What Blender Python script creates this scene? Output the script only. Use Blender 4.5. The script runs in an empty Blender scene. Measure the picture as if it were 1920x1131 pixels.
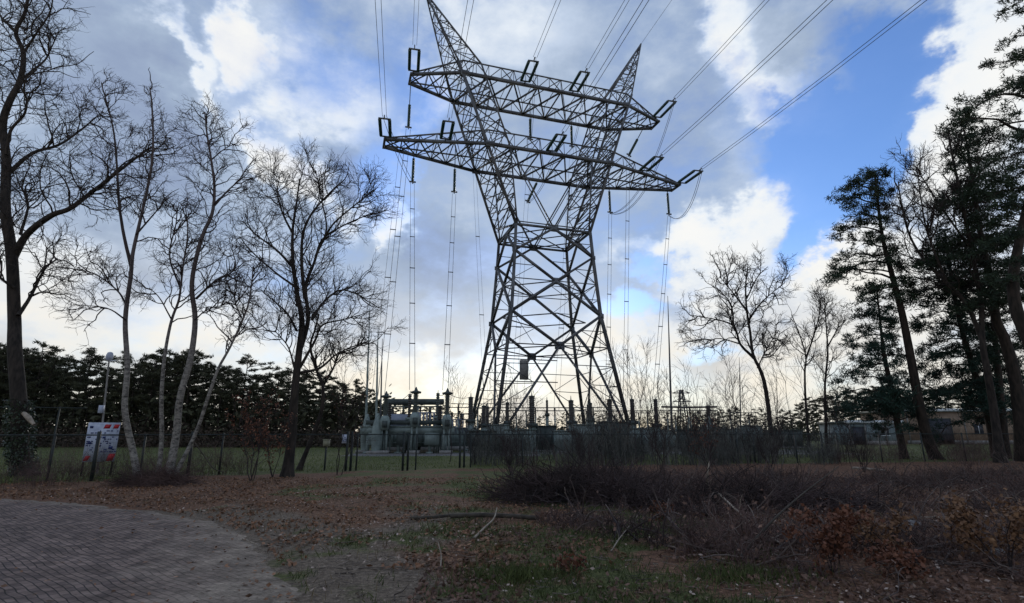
import bpy, math, random
import numpy as np
from mathutils import Vector, Matrix, noise
random.seed(7); rng = np.random.default_rng(7)
PI = math.pi
sc = bpy.context.scene
col = sc.collection

# ------------------------------------------------------------------ camera
F = 1000.0; PITCH = 0.240; CAMH = 1.6; CX, CY = 960.0, 565.5      # focal length in pixels of the 1920 px wide photo
cam = bpy.data.objects.new('camera', bpy.data.cameras.new('camera')); col.objects.link(cam)
cam.data.sensor_width = 36; cam.data.lens = 36 * F / 1920
cam.location = (0, 0, CAMH); cam.rotation_euler = (PI/2 + PITCH, 0.0, 0)
cam.data.clip_start = 0.1; cam.data.clip_end = 4000
sc.camera = cam
sc.view_settings.view_transform = 'Standard'; sc.view_settings.look = 'None'
sc.view_settings.gamma = 1; sc.view_settings.exposure = 0

CP, SP = math.cos(PITCH), math.sin(PITCH)
def ray(px, py):
    a = (px-CX)/F; b = -(py-CY)/F
    return Vector((a, CP - b*SP, SP + b*CP))
def W(px, py, Y):                      # point on the sight line of a photo pixel at depth Y metres
    r = ray(px, py); t = Y/r.y
    return Vector((r.x*t, Y, CAMH + r.z*t))
def G(px, py):                         # ground point under a photo pixel
    r = ray(px, py); t = -CAMH/r.z
    return Vector((r.x*t, r.y*t, 0))
def mpp(Y): return Y/F                 # metres per photo pixel, roughly

# ------------------------------------------------------------------ sky
SUN_AZ, SUN_EL = math.radians(-4), math.radians(14)
wd = bpy.data.worlds.new("World"); sc.world = wd; wd.use_nodes = True
nt = wd.node_tree; nt.nodes.clear()
def N(t, **k):
    n = nt.nodes.new(t)
    for a, b in k.items(): setattr(n, a, b)
    return n
def L(a, b): nt.links.new(a, b)
def M(op, a, b=None, c=None, clamp=False):
    n = N('ShaderNodeMath', operation=op, use_clamp=clamp)
    for i, v in enumerate((a, b, c)):
        if v is None: continue
        if isinstance(v, (int, float)): n.inputs[i].default_value = v
        else: L(v, n.inputs[i])
    return n.outputs[0]
def smooth(v, lo, hi):
    n = N('ShaderNodeMapRange', interpolation_type='SMOOTHSTEP')
    L(v, n.inputs[0]); n.inputs[1].default_value = lo; n.inputs[2].default_value = hi
    return n.outputs[0]
def mixc(f, a, b):
    n = N('ShaderNodeMix', data_type='RGBA')
    if isinstance(f, (int, float)): n.inputs[0].default_value = f
    else: L(f, n.inputs[0])
    for i, v in ((6, a), (7, b)):
        if isinstance(v, tuple): n.inputs[i].default_value = (*v, 1)
        else: L(v, n.inputs[i])
    return n.outputs[2]
SKY_STRENGTH = 0.1
tc = N('ShaderNodeTexCoord'); sep = N('ShaderNodeSeparateXYZ'); L(tc.outputs['Generated'], sep.inputs[0])
az = M('ARCTAN2', sep.outputs[0], sep.outputs[1]); el = M('ARCSINE', sep.outputs[2])
comb = N('ShaderNodeCombineXYZ'); L(az, comb.inputs[0]); L(el, comb.inputs[1])
# the cloud noise lives on the direction itself, stretched along a diagonal streak direction
def noise3(scale, detail, rough, off, stretch=(1, 1, 1), rot=(0, 0, 0)):
    mp = N('ShaderNodeMapping'); L(tc.outputs['Generated'], mp.inputs[0])
    mp.inputs['Location'].default_value = off; mp.inputs['Scale'].default_value = stretch; mp.inputs['Rotation'].default_value = rot
    n = N('ShaderNodeTexNoise'); L(mp.outputs[0], n.inputs['Vector'])
    n.inputs['Scale'].default_value = scale; n.inputs['Detail'].default_value = detail; n.inputs['Roughness'].default_value = rough
    return n.outputs[0], n.outputs['Color']
nA, cA = noise3(3.2, 6, .62, (3, 1, 2))
nB, cB = noise3(7.5, 8, .60, (1, 5, 2), (1, 1, 1.7))
nC, cC = noise3(2.4, 4, .5, (7, 2, 4), (1, 1, 1.6))
# domain warp of the az/el plane
wv = N('ShaderNodeVectorMath', operation='SUBTRACT'); L(cA, wv.inputs[0]); wv.inputs[1].default_value = (.5, .5, .5)
ws = N('ShaderNodeVectorMath', operation='SCALE'); L(wv.outputs[0], ws.inputs[0]); ws.inputs['Scale'].default_value = .30
wv2 = N('ShaderNodeVectorMath', operation='SUBTRACT'); L(cB, wv2.inputs[0]); wv2.inputs[1].default_value = (.5, .5, .5)
ws2 = N('ShaderNodeVectorMath', operation='SCALE'); L(wv2.outputs[0], ws2.inputs[0]); ws2.inputs['Scale'].default_value = .16
wa = N('ShaderNodeVectorMath', operation='ADD'); L(ws.outputs[0], wa.inputs[0]); L(ws2.outputs[0], wa.inputs[1])
wb = N('ShaderNodeVectorMath', operation='ADD'); L(comb.outputs[0], wb.inputs[0]); L(wa.outputs[0], wb.inputs[1])
wflat = N('ShaderNodeVectorMath', operation='MULTIPLY'); L(wb.outputs[0], wflat.inputs[0]); wflat.inputs[1].default_value = (1, 1, 0)
WV = wflat.outputs[0]
def azel(px, py):
    r = ray(px, py).normalized()
    return math.atan2(r.x, r.y), math.asin(r.z)
def blob(px, py, rx, ry, rot=0, amp=1.0):           # a soft patch of sky: its centre direction, half sizes and tilt
    a, e = azel(px, py)
    mp = N('ShaderNodeMapping', vector_type='TEXTURE'); L(WV, mp.inputs[0])
    mp.inputs['Location'].default_value = (a, e, 0)
    mp.inputs['Rotation'].default_value = (0, 0, math.radians(rot))
    mp.inputs['Scale'].default_value = (rx/F, ry/F, 1)
    g = N('ShaderNodeTexGradient', gradient_type='SPHERICAL'); L(mp.outputs[0], g.inputs[0])
    return M('MULTIPLY', smooth(g.outputs[1], 0, .75), amp)
def total(bl, start):
    v = start
    for b in bl: v = M('ADD', v, blob(*b))
    return v
# where the sky is open (negative) and where cloud stands in front of it
cover = total([
    (1590, 200, 260, 150, 35, -.92), (1690, 50, 120, 80, 0, -.35), (1500, 350, 150, 110, 60, -.65), (1465, 470, 90, 60, 60, -.75),
    (1560, 290, 150, 110, 40, -.6), (1210, 505, 75, 40, 0, -.5), (1165, 590, 90, 50, 0, -.6), (1380, 655, 110, 35, 10, -.5),
    (735, 160, 110, 170, -10, -.38), (740, 350, 80, 120, 0, -.60), (580, 100, 140, 100, -30, -.30), (500, 190, 120, 60, -30, -.25), (1430, 190, 130, 120, 0, -.30),
    (1810, 150, 210, 90, 50, .9), (1760, 280, 130, 90, 40, .5), (1600, 560, 170, 120, 20, .5), (1350, 440, 170, 80, 10, .6), (170, 250, 330, 300, 0, .4), (950, 120, 250, 180, 0, .3),
    (1480, 110, 170, 60, -30, .40), (1540, 270, 150, 30, 25, .42), (1470, 230, 110, 35, -20, .3), (1650, 170, 60, 120, 40, .2),
], .78)
cov = M('MULTIPLY_ADD', smooth(M('ADD', cover, M('MULTIPLY', M('SUBTRACT', nB, .5), 1.15)), -.02, 1.0), .94, .06)
bright = total([
    (435, 70, 95, 60, -35, .95), (350, 90, 140, 30, -35, .50), (555, 275, 110, 60, -25, .75), (600, 150, 170, 80, -30, .38), (60, 470, 130, 110, 0, .45),
    (745, 430, 45, 90, 20, .8), (650, 400, 70, 60, -30, .45), (250, 620, 260, 80, 0, .42), (600, 700, 420, 100, 0, .42), (870, 690, 330, 90, 0, .48), (980, 640, 160, 40, 0, -.12), (1130, 720, 260, 60, 0, .3),
    (760, 185, 60, 90, 0, .6), (940, 80, 240, 120, 0, .36), (1350, 430, 190, 70, 12, .62), (1360, 530, 170, 80, 0, .42), (1200, 455, 120, 40, 0, .3), (1210, 640, 230, 100, 0, .35), (1400, 740, 420, 80, 0, .35),
    (1810, 170, 230, 110, 50, .62), (1560, 490, 150, 80, 0, .6), (1640, 620, 220, 140, 0, .4), (1370, 80, 70, 90, -40, .50), (1880, 420, 180, 180, 0, .4), (1450, 180, 130, 60, -30, .4),
    (230, 210, 330, 130, -32, -.22), (665, 285, 170, 60, -38, -.22), (830, 500, 130, 110, 0, -.22), (1250, 260, 210, 80, 20, -.08), (1230, 600, 70, 40, 0, -.15),
    (1370, 695, 150, 35, 0, -.35), (1230, 610, 90, 45, 0, -.2), (420, 450, 240, 100, 0, .10), (150, 130, 260, 120, 0, .04),
], .30)
br = M('ADD', bright, M('MULTIPLY', M('SUBTRACT', nB, .5), .85))
br = M('ADD', br, M('MULTIPLY', M('SUBTRACT', nC, .5), .30))
br = M('ADD', br, M('MULTIPLY', smooth(M('MULTIPLY', sep.outputs[1], -1.0), -.1, .5), .15))      # unseen cloud behind the camera, brightened as added fill for surfaces facing it
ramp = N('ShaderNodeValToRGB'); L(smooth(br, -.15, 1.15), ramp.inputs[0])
cr = ramp.color_ramp; cr.elements[0].position = 0; cr.elements[0].color = (.26, .33, .50, 1)
cr.elements[1].position = 1; cr.elements[1].color = (.95, .95, .93, 1)
for p, c in ((.25, (.37, .465, .62)), (.5, (.55, .65, .81)), (.75, (.82, .88, .95))):
    e_ = cr.elements.new(p); e_.color = (*c, 1)
warm = M('MULTIPLY', M('SUBTRACT', 1.0, smooth(el, .02, .34)), .9)
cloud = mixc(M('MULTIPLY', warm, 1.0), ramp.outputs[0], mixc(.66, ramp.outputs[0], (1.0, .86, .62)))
clk = N('ShaderNodeVectorMath', operation='SCALE'); L(cloud, clk.inputs[0]); clk.inputs['Scale'].default_value = 1.0/SKY_STRENGTH
sky = N('ShaderNodeTexSky', sky_type='NISHITA'); sky.sun_disc = False
sky.sun_elevation = SUN_EL; sky.sun_rotation = SUN_AZ; sky.altitude = 0; sky.ozone_density = 3; sky.dust_density = .3; sky.air_density = 1.2
skm = N('ShaderNodeVectorMath', operation='MULTIPLY'); L(sky.outputs[0], skm.inputs[0]); skm.inputs[1].default_value = (1.12, 1.38, 1.98)
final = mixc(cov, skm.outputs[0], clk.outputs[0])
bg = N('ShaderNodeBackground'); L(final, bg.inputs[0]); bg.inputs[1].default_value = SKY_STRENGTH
out = N('ShaderNodeOutputWorld'); L(bg.outputs[0], out.inputs[0])

sun = bpy.data.objects.new('sun', bpy.data.lights.new('sun', 'SUN')); col.objects.link(sun)
sun.data.energy = 0.5; sun.data.angle = math.radians(12); sun.data.color = (1, .93, .82)
sd = Vector((math.sin(SUN_AZ)*math.cos(SUN_EL), math.cos(SUN_AZ)*math.cos(SUN_EL), math.sin(SUN_EL)))
sun.rotation_euler = sd.to_track_quat('Z', 'Y').to_euler()

# ------------------------------------------------------------------ materials
def mat(name, c1, c2=None, scale=4.0, rough=.85, metal=0, bump=0, detail=5, c3=None, stretch=(1, 1, 1), spec=.3):
    m = bpy.data.materials.new(name); m.use_nodes = True
    t = m.node_tree; b = t.nodes['Principled BSDF']
    b.inputs['Roughness'].default_value = rough; b.inputs['Metallic'].default_value = metal
    b.inputs['Specular IOR Level'].default_value = spec
    c2 = c2 or tuple(x*.7 for x in c1)
    tcn = t.nodes.new('ShaderNodeTexCoord'); mp = t.nodes.new('ShaderNodeMapping'); mp.inputs['Scale'].default_value = stretch
    n = t.nodes.new('ShaderNodeTexNoise'); n.inputs['Scale'].default_value = scale; n.inputs['Detail'].default_value = detail
    t.links.new(tcn.outputs['Object'], mp.inputs[0]); t.links.new(mp.outputs[0], n.inputs['Vector'])
    r = t.nodes.new('ShaderNodeValToRGB'); r.color_ramp.elements[0].position = .35; r.color_ramp.elements[1].position = .65
    r.color_ramp.elements[0].color = (*c2, 1); r.color_ramp.elements[1].color = (*c1, 1)
    if c3: e = r.color_ramp.elements.new(.8); e.color = (*c3, 1)
    t.links.new(n.outputs[0], r.inputs[0]); t.links.new(r.outputs[0], b.inputs['Base Color'])
    if bump:
        bn = t.nodes.new('ShaderNodeBump'); bn.inputs['Strength'].default_value = bump; bn.inputs['Distance'].default_value = .05
        t.links.new(n.outputs[0], bn.inputs['Height']); t.links.new(bn.outputs[0], b.inputs['Normal'])
    return m
MT = {}
MT['steel'] = mat('weathered_galvanised_steel', (.12, .125, .135), (.042, .042, .047), .55, .6, .35, c3=(.09, .065, .05))
MT['plate'] = mat('gusset_steel', (.15, .165, .185), (.08, .088, .10), 2, .5, .4)
MT['glass'] = mat('green_glass_insulator', (.01, .055, .05), (.006, .03, .028), 5, .25, 0, spec=.6)
MT['wire'] = mat('aluminium_cable', (.10, .10, .11), (.07, .07, .075), 3, .5, .6)
MT['bark'] = mat('dark_bark', (.04, .032, .027), (.014, .012, .011), 9, .95, 0, .6, stretch=(1, 1, .25))
MT['twig'] = mat('twig_bark', (.045, .034, .034), (.028, .022, .022), 3, .95)
MT['twigpale'] = mat('pale_twig_bark', (.10, .08, .06), (.05, .04, .03), 3, .95)
MT['pinebark'] = mat('pine_bark', (.04, .03, .024), (.014, .012, .010), 7, .95, 0, .6, stretch=(1, 1, .3))
MT['needle'] = mat('pine_needles', (.030, .050, .026), (.012, .022, .014), 1.3, .8)
MT['needle2'] = mat('blue_green_needles', (.022, .050, .036), (.010, .024, .018), 1.0, .8)
MT['needle3'] = mat('woodland_needles', (.07, .072, .04), (.025, .028, .016), .6, .9)
MT['ivy'] = mat('ivy_leaves', (.03, .05, .022), (.012, .02, .01), 6, .45, spec=.5)
MT['redleaf'] = mat('dry_beech_leaves', (.17, .072, .042), (.08, .03, .018), 9, .8, c3=(.42, .25, .15))
MT['tanleaf'] = mat('tan_beech_leaves', (.21, .115, .06), (.10, .05, .028), 9, .8, c3=(.34, .22, .13))
MT['litter'] = mat('leaf_litter_leaves', (.27, .14, .08), (.075, .045, .03), 6, .85, c3=(.42, .30, .23))
MT['litterdark'] = mat('dark_leaf_litter_leaves', (.19, .11, .08), (.05, .03, .024), 6, .85, c3=(.38, .26, .22))
MT['grass'] = mat('grass_blades', (.075, .09, .025), (.035, .05, .015), 2, .8)
MT['lawn'] = mat('lawn_blades', (.14, .175, .05), (.08, .10, .03), 1, .8)
MT['drygrass'] = mat('dry_grass_blades', (.16, .12, .065), (.09, .065, .035), 2, .85)
MT['heath'] = mat('heath_twigs', (.135, .085, .075), (.03, .02, .02), .9, .95)
MT['scrub'] = mat('scrub_stems', (.14, .14, .125), (.05, .052, .048), 1.2, .95)
MT['brash'] = mat('dark_brash_bark', (.075, .05, .048), (.018, .014, .014), 1.3, .95)
MT['wood'] = mat('bare_wood', (.30, .25, .20), (.16, .13, .10), 8, .8)
MT['darkwood'] = mat('rotting_wood', (.06, .05, .04), (.03, .025, .02), 8, .9, 0, .5)
MT['fence'] = mat('dark_green_fence_paint', (.022, .030, .030), (.014, .018, .018), 4, .6)
MT['mesh'] = mat('fence_mesh_wire', (.035, .042, .042), (.02, .025, .025), 4, .7)
MT['green'] = mat('grey_green_switchgear_paint', (.22, .27, .26), (.12, .15, .145), 1.2, .55, .1)
MT['greendark'] = mat('dark_green_steel', (.06, .075, .073), (.035, .045, .043), 2, .6, .1)
MT['greypaint'] = mat('grey_blue_tank_paint', (.27, .30, .38), (.20, .225, .30), 1.5, .5)
MT['porcelain'] = mat('brown_porcelain', (.030, .024, .02), (.016, .013, .012), 5, .3, spec=.6)
MT['porcgreen'] = mat('grey_porcelain', (.085, .10, .095), (.05, .06, .055), 5, .4)
MT['white'] = mat('white_board_paint', (.46, .50, .60), (.30, .33, .42), 5, .5)
MT['red'] = mat('red_board_paint', (.42, .022, .03), (.33, .018, .025), 3, .5)
MT['blue'] = mat('dark_blue_print', (.02, .035, .14), (.015, .025, .09), 3, .5)
MT['yellow'] = mat('faded_yellow_plastic', (.30, .29, .20), (.2, .2, .15), 4, .6)
MT['brick'] = mat('tan_brick_wall', (.26, .19, .14), (.18, .13, .10), 1.2, .9)
MT['render'] = mat('grey_green_cladding', (.16, .20, .21), (.11, .14, .15), .8, .8)
MT['roofedge'] = mat('white_roof_edge', (.62, .66, .70), (.5, .53, .56), 2, .5)
MT['door'] = mat('dark_door', (.03, .035, .05), (.02, .022, .03), 2, .5)
MT['concrete'] = mat('concrete', (.24, .23, .22), (.16, .155, .15), 3, .9)
MT['gravel'] = mat('gravel', (.16, .15, .145), (.08, .075, .07), 12, .95)
MT['stone'] = mat('pale_stone', (.22, .21, .20), (.11, .10, .10), 7, .9, 0, .5)

def birch_mat():                      # white papery bark with dark bands and a dark base
    m = bpy.data.materials.new('birch_bark'); m.use_nodes = True
    t = m.node_tree; b = t.nodes['Principled BSDF']; b.inputs['Roughness'].default_value = .8
    tcn = t.nodes.new('ShaderNodeTexCoord')
    mp = t.nodes.new('ShaderNodeMapping'); mp.inputs['Scale'].default_value = (1.6, 1.6, 3.2)
    n = t.nodes.new('ShaderNodeTexNoise'); n.inputs['Scale'].default_value = 3.6; n.inputs['Detail'].default_value = 9; n.inputs['Roughness'].default_value = .78
    t.links.new(tcn.outputs['Object'], mp.inputs[0]); t.links.new(mp.outputs[0], n.inputs['Vector'])
    r = t.nodes.new('ShaderNodeValToRGB')
    e = r.color_ramp.elements; e[0].position = .40; e[0].color = (.025, .022, .02, 1); e[1].position = .54; e[1].color = (.20, .185, .165, 1)
    e2 = e.new(.75); e2.color = (.32, .30, .27, 1)
    t.links.new(n.outputs[0], r.inputs[0])
    # the papery white ends high up, where thin dark-barked branches take over (real birches)
    sp = t.nodes.new('ShaderNodeSeparateXYZ'); t.links.new(tcn.outputs['Object'], sp.inputs[0])
    mr = t.nodes.new('ShaderNodeMapRange'); t.links.new(sp.outputs[2], mr.inputs[0]); mr.inputs[1].default_value = 3.2; mr.inputs[2].default_value = 6.0
    mx = t.nodes.new('ShaderNodeMix'); mx.data_type = 'RGBA'; t.links.new(mr.outputs[0], mx.inputs[0])
    t.links.new(r.outputs[0], mx.inputs[6]); mx.inputs[7].default_value = (.06, .045, .045, 1)
    t.links.new(mx.outputs[2], b.inputs['Base Color'])
    return m
MT['birch'] = birch_mat()

# ------------------------------------------------------------------ mesh builder
class MB:
    def __init__(s): s.v = []; s.f = []; s.n = 0
    def add(s, v, f):
        v = np.asarray(v, float).reshape(-1, 3); f = np.asarray(f, int)
        s.v.append(v); s.f.append(f + s.n); s.n += len(v)
    def tubes(s, P, R, sides=3, cap=False):        # P (n,k,3), R (n,k)
        P = np.asarray(P, float); R = np.asarray(R, float)
        if P.ndim == 2: P = P[None]; R = R[None]
        n, k, _ = P.shape
        T = np.empty_like(P); T[:, 1:-1] = P[:, 2:] - P[:, :-2]; T[:, 0] = P[:, 1]-P[:, 0]; T[:, -1] = P[:, -1]-P[:, -2]
        T /= np.linalg.norm(T, axis=2, keepdims=True) + 1e-12
        ov = P[:, -1]-P[:, 0]; ref = np.where((np.abs(ov[:, 2:3]) > .8*np.linalg.norm(ov, axis=1, keepdims=True)), [[1., 0, 0]], [[0, 0, 1.]])[:, None, :]
        A = np.cross(T, ref); A /= np.linalg.norm(A, axis=2, keepdims=True) + 1e-12
        B = np.cross(T, A)
        an = np.arange(sides)*2*PI/sides + (PI/4 if sides == 4 else 0)
        V = P[:, :, None, :] + R[:, :, None, None]*(A[:, :, None, :]*np.cos(an)[None, None, :, None] + B[:, :, None, :]*np.sin(an)[None, None, :, None])
        idx = np.arange(n*k*sides).reshape(n, k, sides)
        a = idx[:, :-1]; b = idx[:, 1:]
        f = np.stack([a, np.roll(a, -1, 2), np.roll(b, -1, 2), b], -1).reshape(-1, 4)
        s.add(V.reshape(-1, 3), f)
        if cap and sides == 4:
            base = s.n - n*k*sides
            s.f.append(np.concatenate([idx[:, 0, ::-1], idx[:, -1]]).reshape(-1, 4) + base)
    def bar(s, a, b, w, sides=4):
        s.tubes(np.array([[a, b]], float), np.array([[w*.7071, w*.7071]]), sides, cap=(sides == 4))
    def box(s, c, size, rz=0):
        x, y, z = (v/2 for v in size)
        v = np.array([(-x, -y, -z), (x, -y, -z), (x, y, -z), (-x, y, -z), (-x, -y, z), (x, -y, z), (x, y, z), (-x, y, z)], float)
        cs, sn = math.cos(rz), math.sin(rz)
        v = np.stack([v[:, 0]*cs - v[:, 1]*sn, v[:, 0]*sn + v[:, 1]*cs, v[:, 2]], 1) + np.array(c)
        s.add(v, [(0, 3, 2, 1), (4, 5, 6, 7), (0, 1, 5, 4), (1, 2, 6, 5), (2, 3, 7, 6), (3, 0, 4, 7)])
    def lathe(s, prof, c=(0, 0, 0), sides=10):      # prof: (r, z)
        P = np.array([[(c[0], c[1], c[2]+z) for r, z in prof]], float); R = np.array([[r for r, z in prof]], float)
        n = len(prof); an = np.arange(sides)*2*PI/sides
        V = np.array([[(c[0]+r*math.cos(a), c[1]+r*math.sin(a), c[2]+z) for a in an] for r, z in prof]).reshape(-1, 3)
        idx = np.arange(n*sides).reshape(n, sides); a = idx[:-1]; b = idx[1:]
        s.add(V, np.stack([a, np.roll(a, -1, 1), np.roll(b, -1, 1), b], -1).reshape(-1, 4))
    def leaves(s, C, size, aspect=.6, up=0.0, jit=.4):   # one bent little quad per centre
        C = np.asarray(C, float); n = len(C)
        D = rng.normal(size=(n, 3)); D[:, 2] *= (1-up); D /= np.linalg.norm(D, axis=1, keepdims=True)
        E = rng.normal(size=(n, 3)); E[:, 2] *= (1-up); E -= D*(D*E).sum(1, keepdims=True); E /= np.linalg.norm(E, axis=1, keepdims=True)
        l = (size*(1+jit*(rng.random(n)-.5)*2))[:, None]; w = l*aspect
        V = np.stack([C-D*l/2, C+E*w/2, C+D*l/2, C-E*w/2], 1)
        s.add(V.reshape(-1, 3), np.arange(n*4).reshape(n, 4))
    def blades(s, C, h, w, lean=.35, dirs=None):    # pointed blades/needles as slim triangles (degenerate quads avoided)
        C = np.asarray(C, float); n = len(C)
        if dirs is None:
            D = rng.normal(size=(n, 3))*lean; D[:, 2] = 1
        else: D = dirs
        D = D/np.linalg.norm(D, axis=1, keepdims=True)
        S = np.cross(D, rng.normal(size=(n, 3))); S /= np.linalg.norm(S, axis=1, keepdims=True)
        hh = (h*(.5+rng.random(n)))[:, None]; ww = w/2
        V = np.stack([C-S*ww, C+S*ww, C+D*hh*.6+S*ww*.7, C+D*hh], 1)
        s.add(V.reshape(-1, 3), np.arange(n*4).reshape(n, 4))
    def build(s, name, m, parent=None, smooth=False, loc=None):
        v = np.concatenate(s.v); f = np.concatenate(s.f)
        me = bpy.data.meshes.new(name)
        me.vertices.add(len(v)); me.loops.add(f.size); me.polygons.add(len(f))
        if loc is not None: v = v - np.array(loc)
        me.vertices.foreach_set('co', v.astype(np.float32).ravel())
        me.loops.foreach_set('vertex_index', f.astype(np.int32).ravel())
        me.polygons.foreach_set('loop_start', np.arange(0, f.size, 4, dtype=np.int32))
        me.polygons.foreach_set('loop_total', np.full(len(f), 4, dtype=np.int32))
        if smooth: me.polygons.foreach_set('use_smooth', np.ones(len(f), bool))
        me.update(calc_edges=True); me.validate()
        me.materials.append(m if not isinstance(m, str) else MT[m])
        o = bpy.data.objects.new(name, me); col.objects.link(o)
        if parent: o.parent = parent
        elif loc is not None: o.location = loc
        return o
def thing(name, label, cat, loc=(0, 0, 0), group=None):
    o = bpy.data.objects.new(name, None); o.empty_display_size = .2; col.objects.link(o)
    o.location = loc; o['label'] = label; o['category'] = cat
    if group: o['group'] = group
    return o
def tag(o, label, cat, group=None):
    o['label'] = label; o['category'] = cat
    if group: o['group'] = group
    return o
def dup(root, loc, rz=0, scale=1, label=None):
    r = root.copy(); col.objects.link(r); r.location = loc; r.rotation_euler = (0, 0, rz); r.scale = (scale,)*3
    if label: r['label'] = label
    for ch in list(root.children):
        c = ch.copy(); col.objects.link(c); c.parent = r
        for g in ch.children:
            d = g.copy(); col.objects.link(d); d.parent = c
    return r
V3 = lambda *a: np.array(a, float)

# ------------------------------------------------------------------ ground
road_px = [(-260, 925), (0, 936), (100, 942), (200, 951), (300, 962), (390, 980), (450, 1005), (490, 1040), (520, 1075), (545, 1110), (560, 1140)]
road_edge = [G(*p) for p in road_px]
poly = [(p.x, p.y) for p in road_edge] + [(-1.6, 3.0), (-.5, -6), (-30, -6), (-30, road_edge[0].y)]
def seg_d(x, y, x1, y1, x2, y2):
    dx, dy = x2-x1, y2-y1; t = max(0, min(1, ((x-x1)*dx+(y-y1)*dy)/(dx*dx+dy*dy+1e-9)))
    return math.hypot(x-x1-t*dx, y-y1-t*dy)
def inside(x, y):
    r = False; j = len(poly)-1
    for i in range(len(poly)):
        xi, yi = poly[i]; xj, yj = poly[j]
        if (yi > y) != (yj > y) and x < (xj-xi)*(y-yi)/(yj-yi)+xi: r = not r
        j = i
    return r
def road_sd(x, y):                     # signed distance to the paved area, positive inside
    d = min(seg_d(x, y, *poly[i], *poly[i+1]) for i in range(len(road_edge)+1))
    return d if inside(x, y) else -d
def nz(x, y, s, o=0): return noise.noise(Vector((x*s+o, y*s-o, o*.37)))
def sstep(x, a, b):
    t = max(0, min(1, (x-a)/(b-a))); return t*t*(3-2*t)
def HH(x, y):
    if y > 120 or abs(x) > 120: return 0.0
    h = .05*nz(x, y, .5, 3) + .022*nz(x, y, 2.1, 9)
    h += .10*max(0, nz(x, y, .33, 21)+.1)*sstep(x, .5, 5)*sstep(y, 5, 9)*(1-sstep(y, 15, 18))
    near = sstep(-road_sd(x, y), 0.15, 1.6) if (y < 20 and x < 4) else 1
    return h*near
fence_px = [(-330, 917), (170, 902), (350, 893), (652, 884), (760, 881), (865, 878), (1000, 875), (1130, 873), (1297, 870), (1385, 869), (1545, 867), (1700, 866), (1860, 865), (2100, 863)]
fence_pts = [G(*p) for p in fence_px]
def fence_y(x):
    for a, b in zip(fence_pts[:-1], fence_pts[1:]):
        if a.x <= x <= b.x: return a.y + (b.y-a.y)*(x-a.x)/(b.x-a.x)
    return fence_pts[0].y if x < fence_pts[0].x else fence_pts[-1].y

ys = np.concatenate([np.arange(-8, 3, 1.0), np.arange(3, 16, .11), np.arange(16, 34, .25), np.arange(34, 80, 1.5), np.geomspace(80, 1800, 26)])
xs_n = np.concatenate([np.arange(0, 9, .11), np.arange(9, 20, .25), np.arange(20, 50, 1.2), np.geomspace(50, 1800, 24)])
xs = np.concatenate([-xs_n[:0:-1], xs_n])
nx, ny = len(xs), len(ys)
gv = np.zeros((ny, nx, 3)); zone = np.zeros((ny, nx, 4)); zone[..., 3] = 1
for j, y in enumerate(ys):
    for i, x in enumerate(xs):
        gv[j, i] = (x, y, HH(x, y))
        fy = fence_y(x)
        n1 = nz(x, y, .6, 5); n2 = nz(x, y, 1.9, 11)
        if y > fy - .3:                                   # lawn behind the fence
            g = .95 if y < 55 else .7
            g *= 1 if (x < 12 or y > 26) else .8
            gr = 1.0 if (abs(y-41) < 3.2 and -12 < x < 2) or (abs(y-47) < 6 and -4 < x < 26) else 0
            zone[j, i, :3] = (g, 0, gr)
        else:
            g = .15 + .55*n1 + .35*n2 + .38*math.exp(-((x-.8)/2.6)**2)
            d = max(0, 1 - abs(road_sd(x, y)+.7)/1.5) if x < 3 else 0
            d = max(d, .62*math.exp(-((x+1.6)/1.5)**2)*sstep(y, 7, 9.5)*(1-sstep(y, 11.5, 13.5)) + .35*n1)
            if x > 3.2: g -= .32*sstep(x, 3.2, 5.5)
            if x < -6.5 and y > 12: g -= .3; d *= .2
            if -7 < x < .5 and y > 14.5: g += .28; d *= .5
            zone[j, i, :3] = (max(0, g), max(0, d), 0)
mbg = MB(); idx = np.arange(nx*ny).reshape(ny, nx)
mbg.add(gv.reshape(-1, 3), np.stack([idx[:-1, :-1], idx[:-1, 1:], idx[1:, 1:], idx[1:, :-1]], -1).reshape(-1, 4))
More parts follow.
